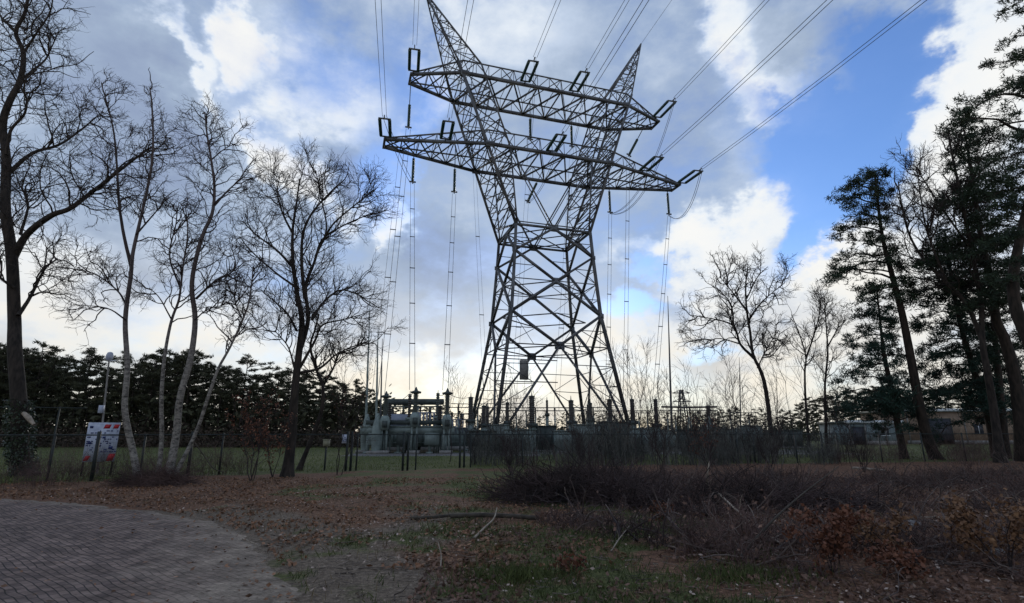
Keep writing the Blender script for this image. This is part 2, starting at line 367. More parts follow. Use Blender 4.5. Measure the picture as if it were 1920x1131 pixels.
def ground_mat():
    m = bpy.data.materials.new('ground_soil_leaves_grass'); m.use_nodes = True
    t = m.node_tree; b = t.nodes['Principled BSDF']; b.inputs['Roughness'].default_value = .95; b.inputs['Specular IOR Level'].default_value = .15
    def nn(ty, **k):
        q = t.nodes.new(ty)
        for a, c in k.items(): setattr(q, a, c)
        return q
    tcn = nn('ShaderNodeTexCoord'); at = nn('ShaderNodeAttribute', attribute_name='zone'); sp = nn('ShaderNodeSeparateColor'); t.links.new(at.outputs['Color'], sp.inputs[0])
    def noi(s, d, r=.6):
        q = nn('ShaderNodeTexNoise'); q.inputs['Scale'].default_value = s; q.inputs['Detail'].default_value = d; q.inputs['Roughness'].default_value = r
        t.links.new(tcn.outputs['Object'], q.inputs['Vector']); return q.outputs[0]
    def rmp(f, stops):
        q = nn('ShaderNodeValToRGB'); t.links.new(f, q.inputs[0]); e = q.color_ramp.elements
        e[0].position, e[0].color = stops[0][0], (*stops[0][1], 1); e[1].position, e[1].color = stops[-1][0], (*stops[-1][1], 1)
        for p, c in stops[1:-1]: k = e.new(p); k.color = (*c, 1)
        return q.outputs[0]
    def mx(f, a, c):
        q = nn('ShaderNodeMix', data_type='RGBA'); t.links.new(f, q.inputs[0]); t.links.new(a, q.inputs[6]); t.links.new(c, q.inputs[7]); return q.outputs[2]
    def thr(v, nse, lo, hi):
        a = nn('ShaderNodeMath', operation='ADD'); t.links.new(v, a.inputs[0]); t.links.new(nse, a.inputs[1])
        q = nn('ShaderNodeMapRange', interpolation_type='SMOOTHSTEP'); t.links.new(a.outputs[0], q.inputs[0]); q.inputs[1].default_value = lo; q.inputs[2].default_value = hi
        return q.outputs[0]
    fine = noi(14, 8, .7); mid = noi(2.2, 6); big = noi(.35, 4); vf = noi(45, 4, .7)
    litter = rmp(fine, [(.3, (.02, .012, .010)), (.46, (.095, .05, .032)), (.6, (.19, .10, .062)), (.74, (.42, .28, .20))])
    grass = rmp(fine, [(.3, (.022, .028, .01)), (.5, (.07, .08, .027)), (.7, (.15, .14, .06))])
    dirt = rmp(fine, [(.3, (.04, .03, .025)), (.5, (.12, .092, .07)), (.72, (.26, .21, .165))])
    grav = rmp(vf, [(.3, (.08, .075, .075)), (.7, (.20, .19, .19))])
    c = mx(thr(sp.outputs[1], fine, .72, 1.05), litter, dirt)
    c = mx(thr(sp.outputs[0], mid, .82, 1.12), c, grass)
    c = mx(thr(sp.outputs[2], fine, 1.0, 1.2), c, grav)
    gr = nn('ShaderNodeMapRange'); t.links.new(vf, gr.inputs[0]); gr.inputs[1].default_value = .3; gr.inputs[2].default_value = .7; gr.inputs[3].default_value = .45; gr.inputs[4].default_value = 1.55
    gs = nn('ShaderNodeVectorMath', operation='SCALE'); t.links.new(c, gs.inputs[0]); t.links.new(gr.outputs[0], gs.inputs['Scale']); c = gs.outputs[0]
    t.links.new(c, b.inputs['Base Color'])
    bn = nn('ShaderNodeBump'); bn.inputs['Strength'].default_value = .8; bn.inputs['Distance'].default_value = .04
    t.links.new(fine, bn.inputs['Height']); t.links.new(bn.outputs[0], b.inputs['Normal'])
    return m
g_o = mbg.build('ground', ground_mat(), smooth=True)
ca = g_o.data.color_attributes.new('zone', 'FLOAT_COLOR', 'POINT'); ca.data.foreach_set('color', zone.astype(np.float32).ravel())
g_o['kind'] = 'structure'

# brick paved road
def road():
    s = .16; X = np.arange(-22, 0.6, s); Y = np.arange(-3, 15.6, s)
    nx_, ny_ = len(X), len(Y); sdv = np.array([[road_sd(x, y) + (.22*nz(x, y, 1.7, 2) + .14*nz(x, y, 4.1, 5)) for x in X] for y in Y])
    v = np.zeros((ny_, nx_, 3)); v[..., 0] = X[None]; v[..., 1] = Y[:, None]; v[..., 2] = .022
    v[..., 2] = np.where(sdv < .1, .022 - np.clip(.1-sdv, 0, .3)*.2, .022)
    id_ = np.arange(nx_*ny_).reshape(ny_, nx_)
    q = np.stack([id_[:-1, :-1], id_[:-1, 1:], id_[1:, 1:], id_[1:, :-1]], -1)
    keep = (np.maximum.reduce([sdv[:-1, :-1], sdv[:-1, 1:], sdv[1:, 1:], sdv[1:, :-1]]) > -.05)
    mb = MB(); mb.add(v.reshape(-1, 3), q[keep])
    m = bpy.data.materials.new('brick_paving_with_sand'); m.use_nodes = True
    t = m.node_tree; b = t.nodes['Principled BSDF']; b.inputs['Roughness'].default_value = .9; b.inputs['Specular IOR Level'].default_value = .15
    nn = t.nodes.new; lk = t.links.new
    tcn = nn('ShaderNodeTexCoord'); mp = nn('ShaderNodeMapping'); mp.inputs['Rotation'].default_value = (0, 0, math.radians(38)); lk(tcn.outputs['Object'], mp.inputs[0])
    br_ = nn('ShaderNodeTexBrick'); nw = nn('ShaderNodeTexNoise'); nw.inputs['Scale'].default_value = 1.1; nw.inputs['Detail'].default_value = 3; lk(tcn.outputs['Object'], nw.inputs[0]); sw = nn('ShaderNodeVectorMath'); sw.operation = 'SCALE'; sw.inputs['Scale'].default_value = .16; lk(nw.outputs['Color'], sw.inputs[0]); aw = nn('ShaderNodeVectorMath'); aw.operation = 'ADD'; lk(mp.outputs[0], aw.inputs[0]); lk(sw.outputs[0], aw.inputs[1]); lk(aw.outputs[0], br_.inputs[0]); br_.inputs['Scale'].default_value = 1
    br_.inputs['Brick Width'].default_value = .17; br_.inputs['Row Height'].default_value = .08; br_.inputs['Mortar Size'].default_value = .006; br_.inputs['Mortar Smooth'].default_value = .3
    br_.inputs['Color1'].default_value = (.105, .078, .072, 1); br_.inputs['Color2'].default_value = (.20, .145, .125, 1); br_.inputs['Mortar'].default_value = (.03, .027, .027, 1)
    n1 = nn('ShaderNodeTexNoise'); n1.inputs['Scale'].default_value = 1.4; n1.inputs['Detail'].default_value = 8; n1.inputs['Roughness'].default_value = .65; lk(tcn.outputs['Object'], n1.inputs[0])
    n2 = nn('ShaderNodeTexNoise'); n2.inputs['Scale'].default_value = 25; n2.inputs['Detail'].default_value = 4; lk(tcn.outputs['Object'], n2.inputs[0])
    at = nn('ShaderNodeAttribute'); at.attribute_name = 'edge'
    ad = nn('ShaderNodeMath'); ad.operation = 'ADD'; lk(at.outputs['Fac'], ad.inputs[0]); lk(n1.outputs[0], ad.inputs[1])
    mr = nn('ShaderNodeMapRange'); lk(ad.outputs[0], mr.inputs[0]); mr.inputs[1].default_value = .72; mr.inputs[2].default_value = 1.35
    sr = nn('ShaderNodeValToRGB'); lk(n2.outputs[0], sr.inputs[0]); sr.color_ramp.elements[0].color = (.14, .112, .09, 1); sr.color_ramp.elements[1].color = (.25, .205, .165, 1)
    sr.color_ramp.elements[0].position = .3; sr.color_ramp.elements[1].position = .7
    mx = nn('ShaderNodeMix'); mx.data_type = 'RGBA'; lk(mr.outputs[0], mx.inputs[0]); lk(br_.outputs[0], mx.inputs[6]); lk(sr.outputs[0], mx.inputs[7])
    # blotches of wear over the bricks
    wr = nn('ShaderNodeMapRange'); lk(n1.outputs[0], wr.inputs[0]); wr.inputs[1].default_value = .3; wr.inputs[2].default_value = .7; wr.inputs[3].default_value = .65; wr.inputs[4].default_value = 1.35
    ml = nn('ShaderNodeVectorMath'); ml.operation = 'SCALE'; lk(mx.outputs[2], ml.inputs[0]); lk(wr.outputs[0], ml.inputs['Scale'])
    # long dark streaks of moss and damp in the joints, running with the courses
    mp2 = nn('ShaderNodeMapping'); mp2.inputs['Scale'].default_value = (1.0, 1.35, 1); mp2.inputs['Rotation'].default_value = (0, 0, math.radians(14)); lk(tcn.outputs['Object'], mp2.inputs[0])
    n3 = nn('ShaderNodeTexNoise'); n3.inputs['Scale'].default_value = 4.2; n3.inputs['Detail'].default_value = 5; n3.inputs['Roughness'].default_value = .6; lk(mp2.outputs[0], n3.inputs[0])
    r3 = nn('ShaderNodeMapRange'); lk(n3.outputs[0], r3.inputs[0]); r3.inputs[1].default_value = .40; r3.inputs[2].default_value = .56; r3.inputs[3].default_value = .72; r3.inputs[4].default_value = 1.1
    ml2 = nn('ShaderNodeVectorMath'); ml2.operation = 'SCALE'; lk(ml.outputs[0], ml2.inputs[0]); lk(r3.outputs[0], ml2.inputs['Scale'])
    lk(ml2.outputs[0], b.inputs['Base Color'])
    hs = nn('ShaderNodeMath'); hs.operation = 'MULTIPLY_ADD'; lk(n2.outputs[0], hs.inputs[0]); hs.inputs[1].default_value = .4
    iv = nn('ShaderNodeMath'); iv.operation = 'SUBTRACT'; iv.inputs[0].default_value = 1; lk(br_.outputs['Fac'], iv.inputs[1]); lk(iv.outputs[0], hs.inputs[2])
    bn = nn('ShaderNodeBump'); bn.inputs['Strength'].default_value = .9; bn.inputs['Distance'].default_value = .02; lk(hs.outputs[0], bn.inputs['Height']); lk(bn.outputs[0], b.inputs['Normal'])
    o = mb.build('road', m, smooth=True)
    e = np.clip(1 - (sdv-.0)/2.8, 0, 1).ravel()
    # sand lies along the right-hand edge, little along the far one
    fx = np.clip((v[..., 0].ravel()+9)/7, .12, 1)
    ee = np.maximum(e*fx, np.clip(1-sdv.ravel()/.55, 0, 1)*.95)
    a = o.data.attributes.new('edge', 'FLOAT', 'POINT'); a.data.foreach_set('value', ee.astype(np.float32))
    o['kind'] = 'structure'
road()

# ------------------------------------------------------------------ lattice pylon
TX, TY, YAW = 3.711, 60.0, 0.302
K = .769
w0, w3, w2, ww = 7.549, 5.167, 4.67, 4.50
z3, zx3, z2, zx, zw = 14.067, 10.472, 20.932, 17.718, 24.02
d1, zb1, h1, L1, t1 = 2.976, 42.239, 1.712, 16.525, .849
d2, zb2, h2, L2, t2 = 3.446, 33.333, 1.785, 19.032, .841
PK, zp = 15.2, 54.85
ao1, ai1, ai2 = 10.74, 8.13, 5.15
def uo(z): return ww + (PK-ww)*(z-zw)/(zp-zw)          # straight outer mast legs from waist to peak
ao2 = uo(zb2)
cY, sY = math.cos(YAW), math.sin(YAW)
def T(u, v, z): return V3(u*cY + v*sY, u*sY - v*cY, z)   # local: u along the crossarms, v towards the camera
def TW(u, v, z): return T(u, v, z) + V3(TX, TY, 0)
pyl = thing('power_pylon', 'tall grey lattice steel pylon with forked masts and two wide crossarms', 'pylon', (TX, TY, 0))
def wz(z): return float(np.interp(z, [0, z3, z2, zw], [w0, w3, w2, ww]))
gus = []
for su in (-1, 1):
    for sv in (-1, 1):
        mb = MB()
        zs = [-.3, z3, z2, zw]
        P = [T(su*wz(z), sv*wz(z)*K, z) for z in zs]
        mb.tubes(np.array([P]), np.array([[.26, .25, .24, .23]]), 4, True)
        mb.box(T(su*w0, sv*w0*K, .2), (1.1, 1.1, .5), YAW)
        mb.build('leg', 'steel', pyl)
def lerp(a, b, t): return a + (b-a)*t
def face(c1, c2, tag_):
    """c1, c2: functions z -> left and right corner of one face"""
    mb = MB(); B = lambda a, b, w: mb.bar(a, b, w)
    mid = lambda z: (c1(z)+c2(z))/2
    # feet to first crossing
    c = mid(zx3)
    for cc in (c1, c2):
        foot = cc(0.3); B(c, foot, .22); B(c, cc(z3), .27); B(c, cc(zx3), .11)
        prev = None
        for k, t in enumerate((.2, .4, .6, .8)):
            z = zx3*(1-t); p = lerp(c, foot, t); q = cc(z)
            B(p, q, .075)
            if prev is not None: B(prev, p if k % 2 else q, .065)
            prev = q if k % 2 == 0 else p
        m_ = lerp(c, cc(z3), .5); B(m_, cc((zx3+z3)/2), .075); B(m_, cc(zx3), .07); B(cc(z3), lerp(c, cc(zx3), .5), .055)
    c = mid(zx)
    for cc in (c1, c2):
        B(c, cc(z3), .26); B(c, cc(z2), .25); B(c, cc(zx), .09)
        for za in (z3, z2):
            m_ = lerp(c, cc(za), .5); B(m_, cc((zx+za)/2), .07); B(m_, cc(zx), .06)
    c = mid(zw)
    for cc in (c1, c2):
        B(c, cc(z2), .24); B(c, cc(zw), .22)
        m_ = lerp(c, cc(z2), .5); B(m_, cc((z2+zw)/2), .07)
    B(c1(zw+.35), c2(zw+.35), .1)
    mb.build('body_bracing', 'steel', pyl)
    for z, r in ((zx3, .55), (zx, .5), (zw, .55)): gus.append((mid(z), r, c2(z)-c1(z)))
    for cc in (c1, c2): gus.append((cc(z3), .36, c2(z3)-c1(z3))); gus.append((cc(z2), .3, c2(z3)-c1(z3)))
cn = {(a, b): (lambda z, a=a, b=b: T(a*wz(z), b*wz(z)*K, z)) for a in (-1, 1) for b in (-1, 1)}
face(cn[-1, 1], cn[1, 1], 'near'); face(cn[-1, -1], cn[1, -1], 'far')
face(cn[-1, 1], cn[-1, -1], 'l'); face(cn[1, 1], cn[1, -1], 'r')
for z in (zw, zx, z3, zx3):                      # plan bracing: one ring of struts at each level
    mb = MB()
    ms = [(cn[a](z)+cn[b](z))/2 for a, b in (((-1, 1), (1, 1)), ((1, 1), (1, -1)), ((1, -1), (-1, -1)), ((-1, -1), (-1, 1)))]
    for i in range(4): mb.bar(ms[i], ms[(i+1) % 4], .11)
    if z == zw: mb.bar(cn[-1, 1](zw), cn[1, -1](zw), .1); mb.bar(cn[1, 1](zw), cn[-1, -1](zw), .1)
    mb.build('plan_bracing', 'steel', pyl)
for c, r, d in gus:                              # gusset plates lie in the plane of their face
    mb = MB(); d = d/np.linalg.norm(d); ang = math.atan2(d[1], d[0])
    mb.box(c, (r*2, .09, r*1.5), ang); mb.build('gusset_plate', 'plate', pyl)
mb = MB(); mb.box(T(-2.9, 1.2, 8.15), (.85, .5, 2.1), YAW); mb.build('equipment_box', 'concrete', pyl)
mb = MB(); mb.bar(T(-w3-.8, 1.2, 6.9), T(1, 1.2, 6.9), .1); mb.bar(T(-w3-.8, 1.2, 9.3), T(1, 1.2, 9.3), .1); mb.build('box_support', 'steel', pyl)
# masts
def zig(mb, a0, a1, b0, b1, n, w, both=False):
    for k in range(n):
        p, q = lerp(a0, a1, k/n), lerp(b0, b1, (k+1)/n); r, s_ = lerp(b0, b1, k/n), lerp(a0, a1, (k+1)/n)
        if k % 2 == 0 or both: mb.bar(p, q, w)
        if k % 2 == 1 or both: mb.bar(r, s_, w)
        mb.bar(s_, q, w*.8)
zt1 = zb1 + h1
for s in (-1, 1):
    m1, m2 = MB(), MB()
    dv = lambda z: float(np.interp(z, [zw, zb2, zb1, zt1], [ww*K, d2, d1, d1*.97]))
    ui = lambda z: float(np.interp(z, [zw, zb2, zb1, zt1], [ww-.15, ai2, ai1, ai1+.45]))
    for v in (-1, 1):
        m1.bar(T(s*ww, v*ww*K, zw), T(s*uo(zt1), v*dv(zt1), zt1), .30)
        m1.bar(T(s*ui(zw), v*ww*K, zw), T(s*ai2, v*d2, zb2), .17)
        m1.bar(T(s*ai2, v*d2, zb2), T(s*ui(zt1), v*dv(zt1), zt1), .18)
        m1.bar(T(0, v*ww*K, zw), T(s*ai2, v*d2, zb2), .14); m1.bar(T(s*.25, v*ww*K*.93, zw), T(s*ai2, v*d2*.93, zb2-.5), .10)
        for za, zb_, n in ((zw, zb2, 6), (zb2, zb1, 6)):
            A = lambda z: T(s*uo(z), v*dv(z), z); Bq = lambda z: T(s*ui(z), v*dv(z), z)
            zig(m2, A(za), A(zb_), Bq(za), Bq(zb_), n, .085)
    for f, n in ((uo, 5), (ui, 5)):
        for za, zb_ in ((zw, zb2), (zb2, zb1)):
            zig(m2, T(s*f(za), dv(za), za), T(s*f(zb_), dv(zb_), zb_), T(s*f(za), -dv(za), za), T(s*f(zb_), -dv(zb_), zb_), n, .10, f is uo)
    m2.bar(T(s*ai1, -d1, zb1), T(s*ai2, d2, zb2+h2), .13)
    ms = m1.build('mast', 'steel', pyl); m2.build('mast_bracing', 'steel', ms)
    p1, p2 = MB(), MB(); top = T(s*PK, 0, zp)
    cs = [T(s*uo(zt1), d1*.97, zt1), T(s*uo(zt1), -d1*.97, zt1), T(s*ui(zt1), -d1*.97, zt1), T(s*ui(zt1), d1*.97, zt1)]
    for c in cs: p1.bar(c, top, .17)
    for i in range(4):
        zig(p2, cs[i], lerp(cs[i], top, .93), cs[(i+1) % 4], lerp(cs[(i+1) % 4], top, .93), 8, .075)
    ps = p1.build('peak', 'steel', pyl); p2.build('peak_bracing', 'steel', ps)
# crossarms
def crossarm(d, zb, h, Lh, tt, ao, ai):
    c, b = MB(), MB()
    def lad(u0, u1, v0f, v1f, n):
        pass
    um = ai*1.0
    # middle box
    ends = {}
    for v in (-1, 1):
        c.bar(T(-ao, v*d, zb), T(ao, v*d, zb), .33); c.bar(T(-ao, v*d*.97, zb+h), T(ao, v*d*.97, zb+h), .13)
        for s in (-1, 1):
            c.bar(T(s*ao, v*d, zb), T(s*Lh, v*tt, zb), .30); c.bar(T(s*ao, v*d*.97, zb+h), T(s*Lh, v*tt, zb+.18), .14)
    npan = int(round(2*ao/3.0))
    for v in (-1, 1):
        zig(b, T(-ao, v*d, zb), T(ao, v*d, zb), T(-ao, v*d*.97, zb+h), T(ao, v*d*.97, zb+h), npan*2, .085)
    zig(b, T(-ao, d, zb), T(ao, d, zb), T(-ao, -d, zb), T(ao, -d, zb), npan, .17, True)
    zig(b, T(-ao, d, zb+h), T(ao, d, zb+h), T(-ao, -d, zb+h), T(ao, -d, zb+h), npan, .08)
    na = int(round((Lh-ao)/2.0))
    for s in (-1, 1):
        for v in (-1, 1):
            zig(b, T(s*ao, v*d, zb), T(s*Lh, v*tt, zb), T(s*ao, v*d*.97, zb+h), T(s*Lh, v*tt, zb+.18), na, .08)
        zig(b, T(s*ao, d, zb), T(s*Lh, tt, zb), T(s*ao, -d, zb), T(s*Lh, -tt, zb), na, .12, True)
        zig(b, T(s*ao, d, zb+h), T(s*Lh, tt, zb+.18), T(s*ao, -d, zb+h), T(s*Lh, -tt, zb+.18), na, .07)
        c.bar(T(s*Lh, tt+.25, zb), T(s*Lh, -tt-.25, zb), .25)
    o = c.build('crossarm', 'steel', pyl); b.build('crossarm_bracing', 'steel', o)
crossarm(d1, zb1, h1, L1, t1, ao1, ai1)
crossarm(d2, zb2, h2, L2, t2, ao2, ai2)
for v, z, uu in ((d1, zb1, ao1), (-d1, zb1, ao1), (d2, zb2, ao2), (-d2, zb2, ao2)):
    for s in (-1, 1):
        mb = MB(); mb.box(T(s*(uu-.2), v+.04, z), (1.0, .09, .7), YAW); mb.build('gusset_plate', 'plate', pyl)

# ------------------------------------------------------------------ insulators and conductors
LD = -(ray(750, 719).normalized()); LD = V3(*LD)          # way the line leaves the pylon, towards and over the camera
def stack(mb, z0, z1, r, n, x=0, sides=8):
    prof = [(.03, z0)]; st = (z1-z0)/n
    for k in range(n):
        z = z0+k*st; prof += [(r*.55, z+.1*st), (r, z+.45*st), (r*.9, z+.6*st), (r*.5, z+.85*st)]
    prof.append((.03, z1)); mb.lathe(prof, (x, 0, 0), sides)
SL = 4.8; SPREAD = .50
def tension_proto():
    o = thing('tension_insulator', '', 'insulator')
    for s in (-1, 1):
        mb = MB(); stack(mb, .7, SL-.3, .185, 24, s*SPREAD); mb.build('insulator_string', 'glass', o)
    for z in (.55, SL-.15):
        mb = MB(); mb.box((0, 0, z), (SPREAD*2+.25, .1, .2)); mb.bar((0, 0, z), (0, 0, z + (-.55 if z < 1 else .75)), .1)
        mb.build('yoke_plate', 'plate', o)
    return o
def orient(o, p, d, side):
    z = Vector(d).normalized(); x = (Vector(side) - z*Vector(side).dot(z)).normalized(); y = z.cross(x)
    m = Matrix((x, y, z)).transposed().to_4x4(); m.translation = Vector(p); o.matrix_world = m
proto = tension_proto(); first = True
UAX = T(1, 0, 0)
def u_at(px, v, z):                                       # where along the crossarm a photo column falls
    lo, hi = -22., 22.
    for _ in range(40):
        m_ = (lo+hi)/2; p = TW(m_, v, z); Y_ = p[1]*CP + (p[2]-CAMH)*SP
        if CX + F*p[0]/Y_ < px: lo = m_
        else: hi = m_
    return (lo+hi)/2
def arm_v(u, Lh, tt, d, ao): a = abs(u); return d if a <= ao else d + (tt-d)*(a-ao)/(Lh-ao)
tens = []
labs = {('u', 775): 'double green insulator string at the left tip of the upper crossarm',
        ('u', 982): 'double green insulator string standing off the upper crossarm just right of the left mast',
        ('u', 1072): 'double green insulator string on the upper crossarm nearest the right mast',
        ('u', 1227): 'double green insulator string at the right tip of the upper crossarm',
        ('l', 722): 'double green insulator string at the left tip of the lower crossarm',
        ('l', 834): 'double green insulator string on the lower crossarm just left of the left mast',
        ('l', 1030): 'double green insulator string on the lower crossarm between the two masts',
        ('l', 1202): 'double green insulator string on the lower crossarm between the right mast and its tip',
        ('l', 1273): 'double green insulator string at the right tip of the lower crossarm, outermost on that side'}
for (arm, px), lab in labs.items():
    d, zb, Lh, tt, ao = (d1, zb1, L1, t1, ao1) if arm == 'u' else (d2, zb2, L2, t2, ao2)
    px_ = px; u = max(-Lh+.1, min(Lh-.1, u_at(px_, arm_v(0, Lh, tt, d, ao), zb)))
    for _ in range(3):
        v = arm_v(u, Lh, tt, d, ao); u = max(-Lh+.1, min(Lh-.1, u_at(px_, v, zb)))
    p = TW(u, arm_v(u, Lh, tt, d, ao)+.15, zb)
    o = proto if first else dup(proto, (0, 0, 0)); first = False
    o['label'] = lab; o['group'] = 'tension insulators on the crossarms'
    orient(o, p, LD, UAX); tens.append((arm, px, p, p + LD*(SL+.6)))
def cable(name, label, pts, r, cat, sep=None, group=None, sides=4, spacers=0):
    """pts: world polyline; sep: world offset of the twin wire"""
    o = thing(name, label, cat, tuple(pts[0]), group)
    pts = np.array(pts, float)
    offs = [0] if sep is None else [-.5, .5]
    for q in offs:
        mb = MB(); P = pts + (np.array(sep)*q if sep is not None else 0)
        mb.tubes(P[None]-np.array(pts[0]), np.full((1, len(P)), r), sides); mb.build('wire', 'wire', o)
    if sep is not None:
        for k in range(spacers):
            t = (k+1)/(spacers+1)*(len(pts)-1); i = int(t); c = lerp(pts[i], pts[min(i+1, len(pts)-1)], t-i) - np.array(pts[0])
            mb = MB(); mb.bar(c-np.array(sep)*.6, c+np.array(sep)*.6, .07); mb.build('spacer', 'wire', o)
    return o
cl = {('u', 775): 'twin overhead wire rising from the left tip of the upper crossarm', ('u', 982): 'twin overhead wire leaving the upper crossarm beside the left mast',
      ('u', 1072): 'twin overhead wire leaving the upper crossarm left of the right mast', ('u', 1227): 'twin overhead wire leaving the right tip of the upper crossarm',
      ('l', 722): 'twin overhead wire rising from the left tip of the lower crossarm', ('l', 834): 'twin overhead wire rising from the lower crossarm left of the left mast',
      ('l', 1030): 'twin overhead wire leaving the lower crossarm between the masts', ('l', 1202): 'twin overhead wire leaving the lower crossarm right of the right mast',
      ('l', 1273): 'lowest twin overhead wire crossing the blue sky at the right'}
for arm, px, p, e in tens:
    pts = [e + LD*s + V3(0, 0, .0009*s*s) for s in np.linspace(0, 150, 16)]
    cable('overhead_wire', cl[arm, px], pts, .024, 'power line', UAX*.42, 'conductors strung from the crossarms', spacers=0)
for s, lab in ((-1, 'thin earth wire from the left peak of the pylon'), (1, 'thin earth wire from the right peak of the pylon')):
    e = TW(s*PK, 0, zp); cable('earth_wire', lab, [e + LD*q + V3(0, 0, .0009*q*q) for q in np.linspace(0, 150, 16)], .02, 'power line')

def hang_proto():
    o = thing('hanging_insulator', '', 'insulator')
    mb = MB(); stack(mb, .35, 3.25, .19, 18); mb.build('insulator_string', 'glass', o)
    mb = MB(); mb.bar((0, 0, 0), (0, 0, .4), .09); mb.build('top_fitting', 'plate', o)
    mb = MB(); mb.box((0, 0, 3.35), (.75, .12, .16)); mb.bar((0, 0, 3.2), (0, 0, 3.6), .1); mb.build('bottom_clamp', 'plate', o)
    return o
hp = hang_proto(); first = True; hang = {}
def hangs(key, px, arm, v, lab, top_drop=0, dirv=(0, 0, -1), px_off=0):
    global first
    d, zb, Lh, tt, ao = (d1, zb1, L1, t1, ao1) if arm == 'u' else (d2, zb2, L2, t2, ao2)
    u = 0
    for _ in range(4):
        vv = v*arm_v(u, Lh, tt, d, ao); u = max(-Lh+.1, min(Lh-.1, u_at(px, vv, zb)))
    p = TW(u, vv, zb-.1)
    o = hp if first else dup(hp, (0, 0, 0)); first = False
    o['label'] = lab; o['group'] = 'hanging insulators under the crossarms'
    if top_drop:
        mb = MB(); mb.bar((0, 0, -top_drop), (0, 0, 0), .09); mb.build('suspension_link', 'plate', o)
    dv_ = Vector(dirv).normalized(); P = Vector(p) + dv_*top_drop
    orient(o, P, dv_, UAX); hang[key] = P + dv_*3.6
hangs('a', 770, 'u', -1, 'single insulator hanging below the left tip of the upper crossarm', 2.4)
hangs('b', 776, 'l', -1, 'single insulator hanging below the lower crossarm nearest its left tip', 0)
hangs('c', 853, 'l', -1, 'single insulator hanging below the lower crossarm just left of the pylon body', 0)
hangs('d', 994, 'u', -1, 'single insulator hanging below the upper crossarm nearer the left mast', 0)
hangs('e', 1071, 'u', -1, 'single insulator hanging below the upper crossarm nearer the right mast', 0)
hangs('f', 1205, 'u', -1, 'single insulator hanging on a long link below the right end of the upper crossarm', 1.6, T(-.55, 0, -1))
hangs('g', 1142, 'l', -1, 'single insulator hanging below the lower crossarm just right of the pylon body', 0)
hangs('h', 1251, 'l', -1, 'single insulator hanging below the right tip of the lower crossarm', 0)
hangs('i', 1008, 'l', -1, 'slanting insulator below the middle of the lower crossarm', 0, T(-.45, 0, -1))

def sagl(a, b, sag, n=12):
    a, b = V3(*a), V3(*b); return [lerp(a, b, t) - V3(0, 0, 4*sag*t*(1-t)) for t in np.linspace(0, 1, n+1)]
# jumpers: loops from the line end of a tension string round to the hanging insulator
te = {(a, p): e for a, p, _, e in tens}
cable('jumper_wire', 'slack jumper loop below the left tip of the lower crossarm', sagl(te['l', 722], hang['b'], .6), .028, 'power line', UAX*.4, 'jumper loops')
cable('jumper_wire', 'slack jumper loop hanging below the right tip of the lower crossarm', sagl(te['l', 1273], hang['h'], 2.6), .028, 'power line', UAX*.25, 'jumper loops')
cable('jumper_wire', 'long jumper from the right tip of the upper crossarm down to the lower one', sagl(te['u', 1227], hang['g'], 3.5), .026, 'power line', UAX*.2, 'jumper loops')
cable('jumper_wire', 'jumper from the insulator right of the right mast to the hanging one beside it', sagl(te['l', 1202], hang['g'], 2.2), .026, 'power line', UAX*.2, 'jumper loops')
cable('jumper_wire', 'jumper loop below the middle of the lower crossarm', sagl(te['l', 1030], hang['i'], 1.6), .026, 'power line', UAX*.2, 'jumper loops')
cable('jumper_wire', 'jumper between the upper crossarm and the string beside the left mast', sagl(te['u', 982], hang['d'], 1.6), .026, 'power line', UAX*.2, 'jumper loops')
cable('jumper_wire', 'jumper between the upper crossarm and the string left of the right mast', sagl(te['u', 1072], hang['e'], 1.4), .026, 'power line', UAX*.2, 'jumper loops')
# downleads to the switchyard
def down(a, px, py, Y, lab, sep=.42, r=.024, sp=5):
    cable('downlead', lab, sagl(a, W(px, py, Y), .15, 8), r, 'power line', UAX*sep, 'downleads from the pylon to the switchyard', spacers=sp)
down(hang['b'], 773, 731, 42, 'twin downlead from the left end of the lower crossarm to the middle capped bushing')
down(hang['c'], 835, 732, 42, 'twin downlead from beside the pylon body to the right-hand capped bushing')
down(hang['a'], 715, 740, 42, 'twin downlead from the upper crossarm tip to the leftmost bushing', .5)
down(hang['g'], 1139, 762, 50, 'twin downlead from right of the pylon body into the switchyard')
down(hang['h'], 1226, 765, 48, 'twin downlead from the right tip of the lower crossarm')
down(hang['f'], 1172, 760, 50, 'twin downlead from the long-linked insulator at the right')
down(hang['d'], 962, 770, 52, 'twin downlead passing behind the left side of the pylon body', .5, .018, 3)
down(hang['e'], 1043, 770, 52, 'twin downlead passing through the middle of the pylon body', .5, .018, 3)
down(TW(-17, -t2, zb2), 703, 742, 44, 'twin downlead leaning left from the left tip of the lower crossarm', .5, .018, 4)
down(TW(-ao2, -d2, zb2), 912, 770, 50, 'twin downlead along the left legs of the pylon', .4, .016, 2)

